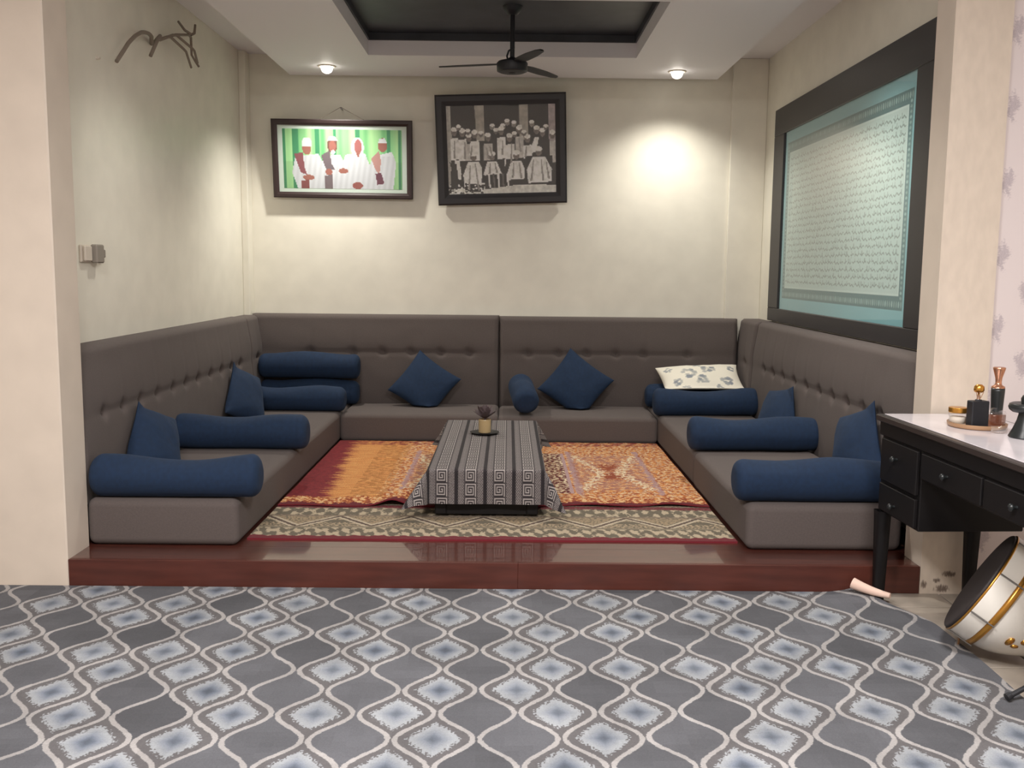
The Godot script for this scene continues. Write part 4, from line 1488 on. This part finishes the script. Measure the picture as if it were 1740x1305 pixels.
func desk_things() -> void:
	var y := 0.7865
	var tray := MB.new()
	tray.lathe([Vector2(0.001, 0.0), Vector2(0.098, 0.0), Vector2(0.104, 0.004), Vector2(0.106, 0.017), Vector2(0.102, 0.018), Vector2(0.098, 0.007), Vector2(0.001, 0.006)], 48)
	var o := obj("round_tray", tray, mats.brass_wood)
	o.position = Vector3(1.792, y, 0.485)
	tag(o, "round bronze tray holding small bottles on the desk", "tray")
	y += 0.0068
	# candle jar with a gold lid
	var c := thing("candle_jar", "small clear candle jar with a gold lid on the tray", "jar", Vector3(1.722, y, 0.475))
	var m := MB.new()
	m.lathe([Vector2(0.001, 0.0), Vector2(0.03, 0.0), Vector2(0.033, 0.003), Vector2(0.033, 0.046), Vector2(0.031, 0.046), Vector2(0.030, 0.006), Vector2(0.001, 0.005)], 24)
	obj("glass_body", m, mats.clear_glass, c)
	m = MB.new()
	m.lathe([Vector2(0.001, 0.0062), Vector2(0.029, 0.0062), Vector2(0.029, 0.03), Vector2(0.001, 0.031)], 20)
	obj("wax", m, mats.white_plastic, c)
	m = MB.new()
	m.lathe([Vector2(0.001, 0.0462), Vector2(0.034, 0.0462), Vector2(0.0345, 0.049), Vector2(0.0345, 0.064), Vector2(0.033, 0.066), Vector2(0.001, 0.066)], 24)
	obj("lid", m, mats.gold, c)
	# black box with reed tops
	var b := thing("black_diffuser", "square black diffuser block on the tray", "diffuser", Vector3(1.767, y, 0.535), 0.12)
	obj("body", span(Vector3(-0.034, 0, -0.02), Vector3(0.034, 0.1, 0.02), 0.003), mats.black_plastic, b)
	m = MB.new()
	m.lathe([Vector2(0.012, 0.1), Vector2(0.012, 0.104), Vector2(0.001, 0.105)], 12)
	obj("collar", m, mats.black_plastic, b)
	for k in 3:
		m = MB.new()
		m.tube([Vector3(0.003 * (k - 1), 0.1, 0), Vector3(0.012 * (k - 1) + 0.004, 0.132, 0.004 * k - 0.004)], 0.0014, 0.0014, 6)
		obj("reed", m, mats.brass_wood, b)
	# perfume bottle with a gold mushroom stopper
	var p := thing("perfume_bottle", "slim glass bottle with a round gold stopper behind the black block", "bottle", Vector3(1.800, y, 0.468))
	m = MB.new()
	m.lathe([Vector2(0.001, 0.0), Vector2(0.02, 0.0), Vector2(0.022, 0.004), Vector2(0.022, 0.07), Vector2(0.008, 0.085), Vector2(0.006, 0.112), Vector2(0.001, 0.112)], 20)
	obj("glass_body", m, mats.brown_glass, p)
	m = MB.new()
	m.lathe([Vector2(0.004, 0.112), Vector2(0.004, 0.122), Vector2(0.016, 0.124), Vector2(0.0195, 0.132), Vector2(0.018, 0.146), Vector2(0.010, 0.153), Vector2(0.001, 0.154)], 20)
	obj("stopper", m, mats.gold, p)
	# brown glass jar with a clear lid
	var j := thing("brown_jar", "round brown glass jar with a clear lid on the tray", "jar", Vector3(1.836, y, 0.520))
	m = MB.new()
	m.lathe([Vector2(0.001, 0.0), Vector2(0.036, 0.0), Vector2(0.041, 0.006), Vector2(0.042, 0.046), Vector2(0.039, 0.05), Vector2(0.001, 0.05)], 28)
	obj("glass_body", m, mats.brown_glass, j)
	m = MB.new()
	m.lathe([Vector2(0.001, 0.0502), Vector2(0.042, 0.0502), Vector2(0.043, 0.053), Vector2(0.040, 0.06), Vector2(0.012, 0.065), Vector2(0.008, 0.07), Vector2(0.001, 0.073)], 28)
	obj("lid", m, mats.clear_glass, j)
	# tall bottle: black body, rose gold flared neck
	var t := thing("tall_decanter", "tall black bottle with a flared rose gold neck on the tray", "bottle", Vector3(1.866, y, 0.480))
	m = MB.new()
	m.lathe([Vector2(0.001, 0.0), Vector2(0.017, 0.0), Vector2(0.019, 0.005), Vector2(0.0245, 0.13), Vector2(0.0245, 0.142), Vector2(0.001, 0.142)], 24)
	obj("body", m, mats.black_ceramic, t)
	m = MB.new()
	m.lathe([Vector2(0.0245, 0.1422), Vector2(0.0235, 0.148), Vector2(0.013, 0.154), Vector2(0.011, 0.164), Vector2(0.0125, 0.180), Vector2(0.017, 0.196), Vector2(0.022, 0.214), Vector2(0.0225, 0.220), Vector2(0.018, 0.222), Vector2(0.001, 0.221)], 24)
	obj("neck", m, mats.rose_gold, t)
	# a small clear cup lying before the jar
	var g := MB.new()
	g.lathe([Vector2(0.001, 0.0), Vector2(0.024, 0.0), Vector2(0.027, 0.003), Vector2(0.029, 0.022), Vector2(0.027, 0.022), Vector2(0.025, 0.005), Vector2(0.001, 0.004)], 24)
	o = obj("glass_cup", g, mats.clear_glass)
	o.position = Vector3(1.806, 0.7865, 0.623)
	tag(o, "small low clear glass cup before the tray", "cup")
	# black sculptural candle holder, cut by the picture's edge
	var s := thing("black_candlestick", "black flared ceramic candle holder at the right edge of the desk", "candle holder", Vector3(1.853, 0.7865, 0.72))
	m = MB.new()
	m.lathe([Vector2(0.001, 0.0), Vector2(0.055, 0.0), Vector2(0.058, 0.004), Vector2(0.045, 0.03), Vector2(0.033, 0.062), Vector2(0.028, 0.085), Vector2(0.03, 0.092)], 28)
	obj("foot", m, mats.black_ceramic, s)
	m = MB.new()
	m.lathe([Vector2(0.03, 0.090), Vector2(0.05, 0.092), Vector2(0.060, 0.100), Vector2(0.063, 0.110), Vector2(0.060, 0.120), Vector2(0.052, 0.124), Vector2(0.02, 0.118), Vector2(0.001, 0.118)], 28)
	obj("dish", m, mats.black_ceramic, s)
	m = MB.new()
	m.lathe([Vector2(0.022, 0.118), Vector2(0.024, 0.14), Vector2(0.018, 0.152), Vector2(0.001, 0.154)], 20)
	obj("cup", m, mats.black_ceramic, s)


# ---------------------------------------------------------------- drum under the desk
func drum() -> void:
	var n := Vector3(-0.755, 0.51, -0.405).normalized()
	var x := Vector3.UP.cross(n).normalized()
	var X := Basis(x, n, x.cross(n).normalized())
	var d := thing("kettle_drum", "white drum with gold bands tipped on its side under the desk", "drum", Vector3(1.705, 0.268, 0.752))
	d.basis = X
	var m := MB.new()
	m.lathe([Vector2(0.198, -0.010), Vector2(0.203, -0.009), Vector2(0.2035, -0.002), Vector2(0.199, 0.002), Vector2(0.190, 0.001), Vector2(0.001, -0.001)], 48)
	obj("drum_head", m, mats.drum_skin, d)
	m = MB.new()
	m.lathe([Vector2(0.200, -0.079), Vector2(0.206, -0.076), Vector2(0.208, -0.02), Vector2(0.206, -0.011), Vector2(0.198, -0.0095)], 48)
	obj("hoop", m, mats.white_gloss, d)
	m = MB.new()
	m.lathe([Vector2(0.198, -0.100), Vector2(0.207, -0.098), Vector2(0.210, -0.089), Vector2(0.207, -0.080), Vector2(0.199, -0.078)], 48)
	obj("gold_band", m, mats.gold, d)
	m = MB.new()
	m.lathe([Vector2(0.206, -0.016), Vector2(0.2090, -0.014), Vector2(0.2090, -0.010), Vector2(0.206, -0.008)], 48)
	obj("gold_rim", m, mats.gold, d)
	m = MB.new()
	var pr := [Vector2(0.001, -0.305), Vector2(0.05, -0.302)]
	for i in 11:
		var t := i / 10.0
		pr.append(Vector2(lerpf(0.10, 0.199, sin(t * PI * 0.5)), lerpf(-0.292, -0.097, t)))
	m.lathe(pr, 48)
	obj("shell", m, mats.white_gloss, d)
	for k in 8:      # lugs across the hoop
		var a := TAU * (k + 0.3) / 8.0
		m = MB.new()
		m.tube([Vector3(cos(a) * 0.212, -0.10, sin(a) * 0.212), Vector3(cos(a) * 0.212, -0.015, sin(a) * 0.212)], 0.003, 0.003, 6)
		obj("tension_rod", m, mats.steel, d)
	# gold leaf ornament on the shell
	for k in 16:
		var a := TAU * k / 16.0
		for q in 3:
			var t: float = [0.62, 0.5, 0.42][q]
			var rad := lerpf(0.10, 0.199, sin(t * PI * 0.5)) + 0.001
			var yy := lerpf(-0.292, -0.097, t)
			var aa: float = a + [0.0, 0.10, -0.10][q]
			var B := Basis(Vector3.UP, -aa) * Basis(Vector3.BACK, -0.5)
			if k % 4 != 1:
				continue
			m = MB.new()
			m.lathe([Vector2(0.001, -0.003), Vector2(0.014, 0.0), Vector2(0.001, 0.003)], 10, Transform3D(B * Basis(Vector3.BACK, PI / 2), Vector3(cos(aa) * rad, yy, sin(aa) * rad)), [1.6, 0.8, 1.0][q])
			obj("leaf_ornament", m, mats.gold, d)
	# thin stand under the rim
	var s := MB.new()
	s.tube([Vector3(1.672, 0.0, 0.70), Vector3(1.674, 0.118, 0.71)], 0.004, 0.004, 8)
	tag(obj("drum_prop", s, mats.brass_wood), "thin brass prop under the rim of the white drum", "prop")
	# foot of a black tripod stand that stands beyond the picture's right edge
	var st := thing("drum_stand", "low black tripod stand whose foot reaches the carpet at the right edge", "stand", Vector3(1.862, 0, 1.12))
	var pole := MB.new()
	pole.tube([Vector3(0, 0.10, 0), Vector3(0, 0.42, 0)], 0.012, 0.012, 12)
	obj("pole", pole, mats.black_plastic, st)
	for k in 3:
		var e: Vector3 = Vector3(-0.255, 0.010, 0.05).rotated(Vector3.UP, deg_to_rad(100.0 * k))
		var lg := MB.new()
		lg.tube([Vector3(0, 0.13, 0), e + Vector3(0, 0.010, 0)], 0.009, 0.008, 8)
		var q := obj("leg", lg, mats.black_plastic, st)
		var ft := MB.new()
		ft.tube([e * 0.94 + Vector3(0, 0.018, 0), e + Vector3(0, 0.011, 0)], 0.012, 0.013, 10)
		obj("rubber_foot", ft, mats.black_plastic, q)
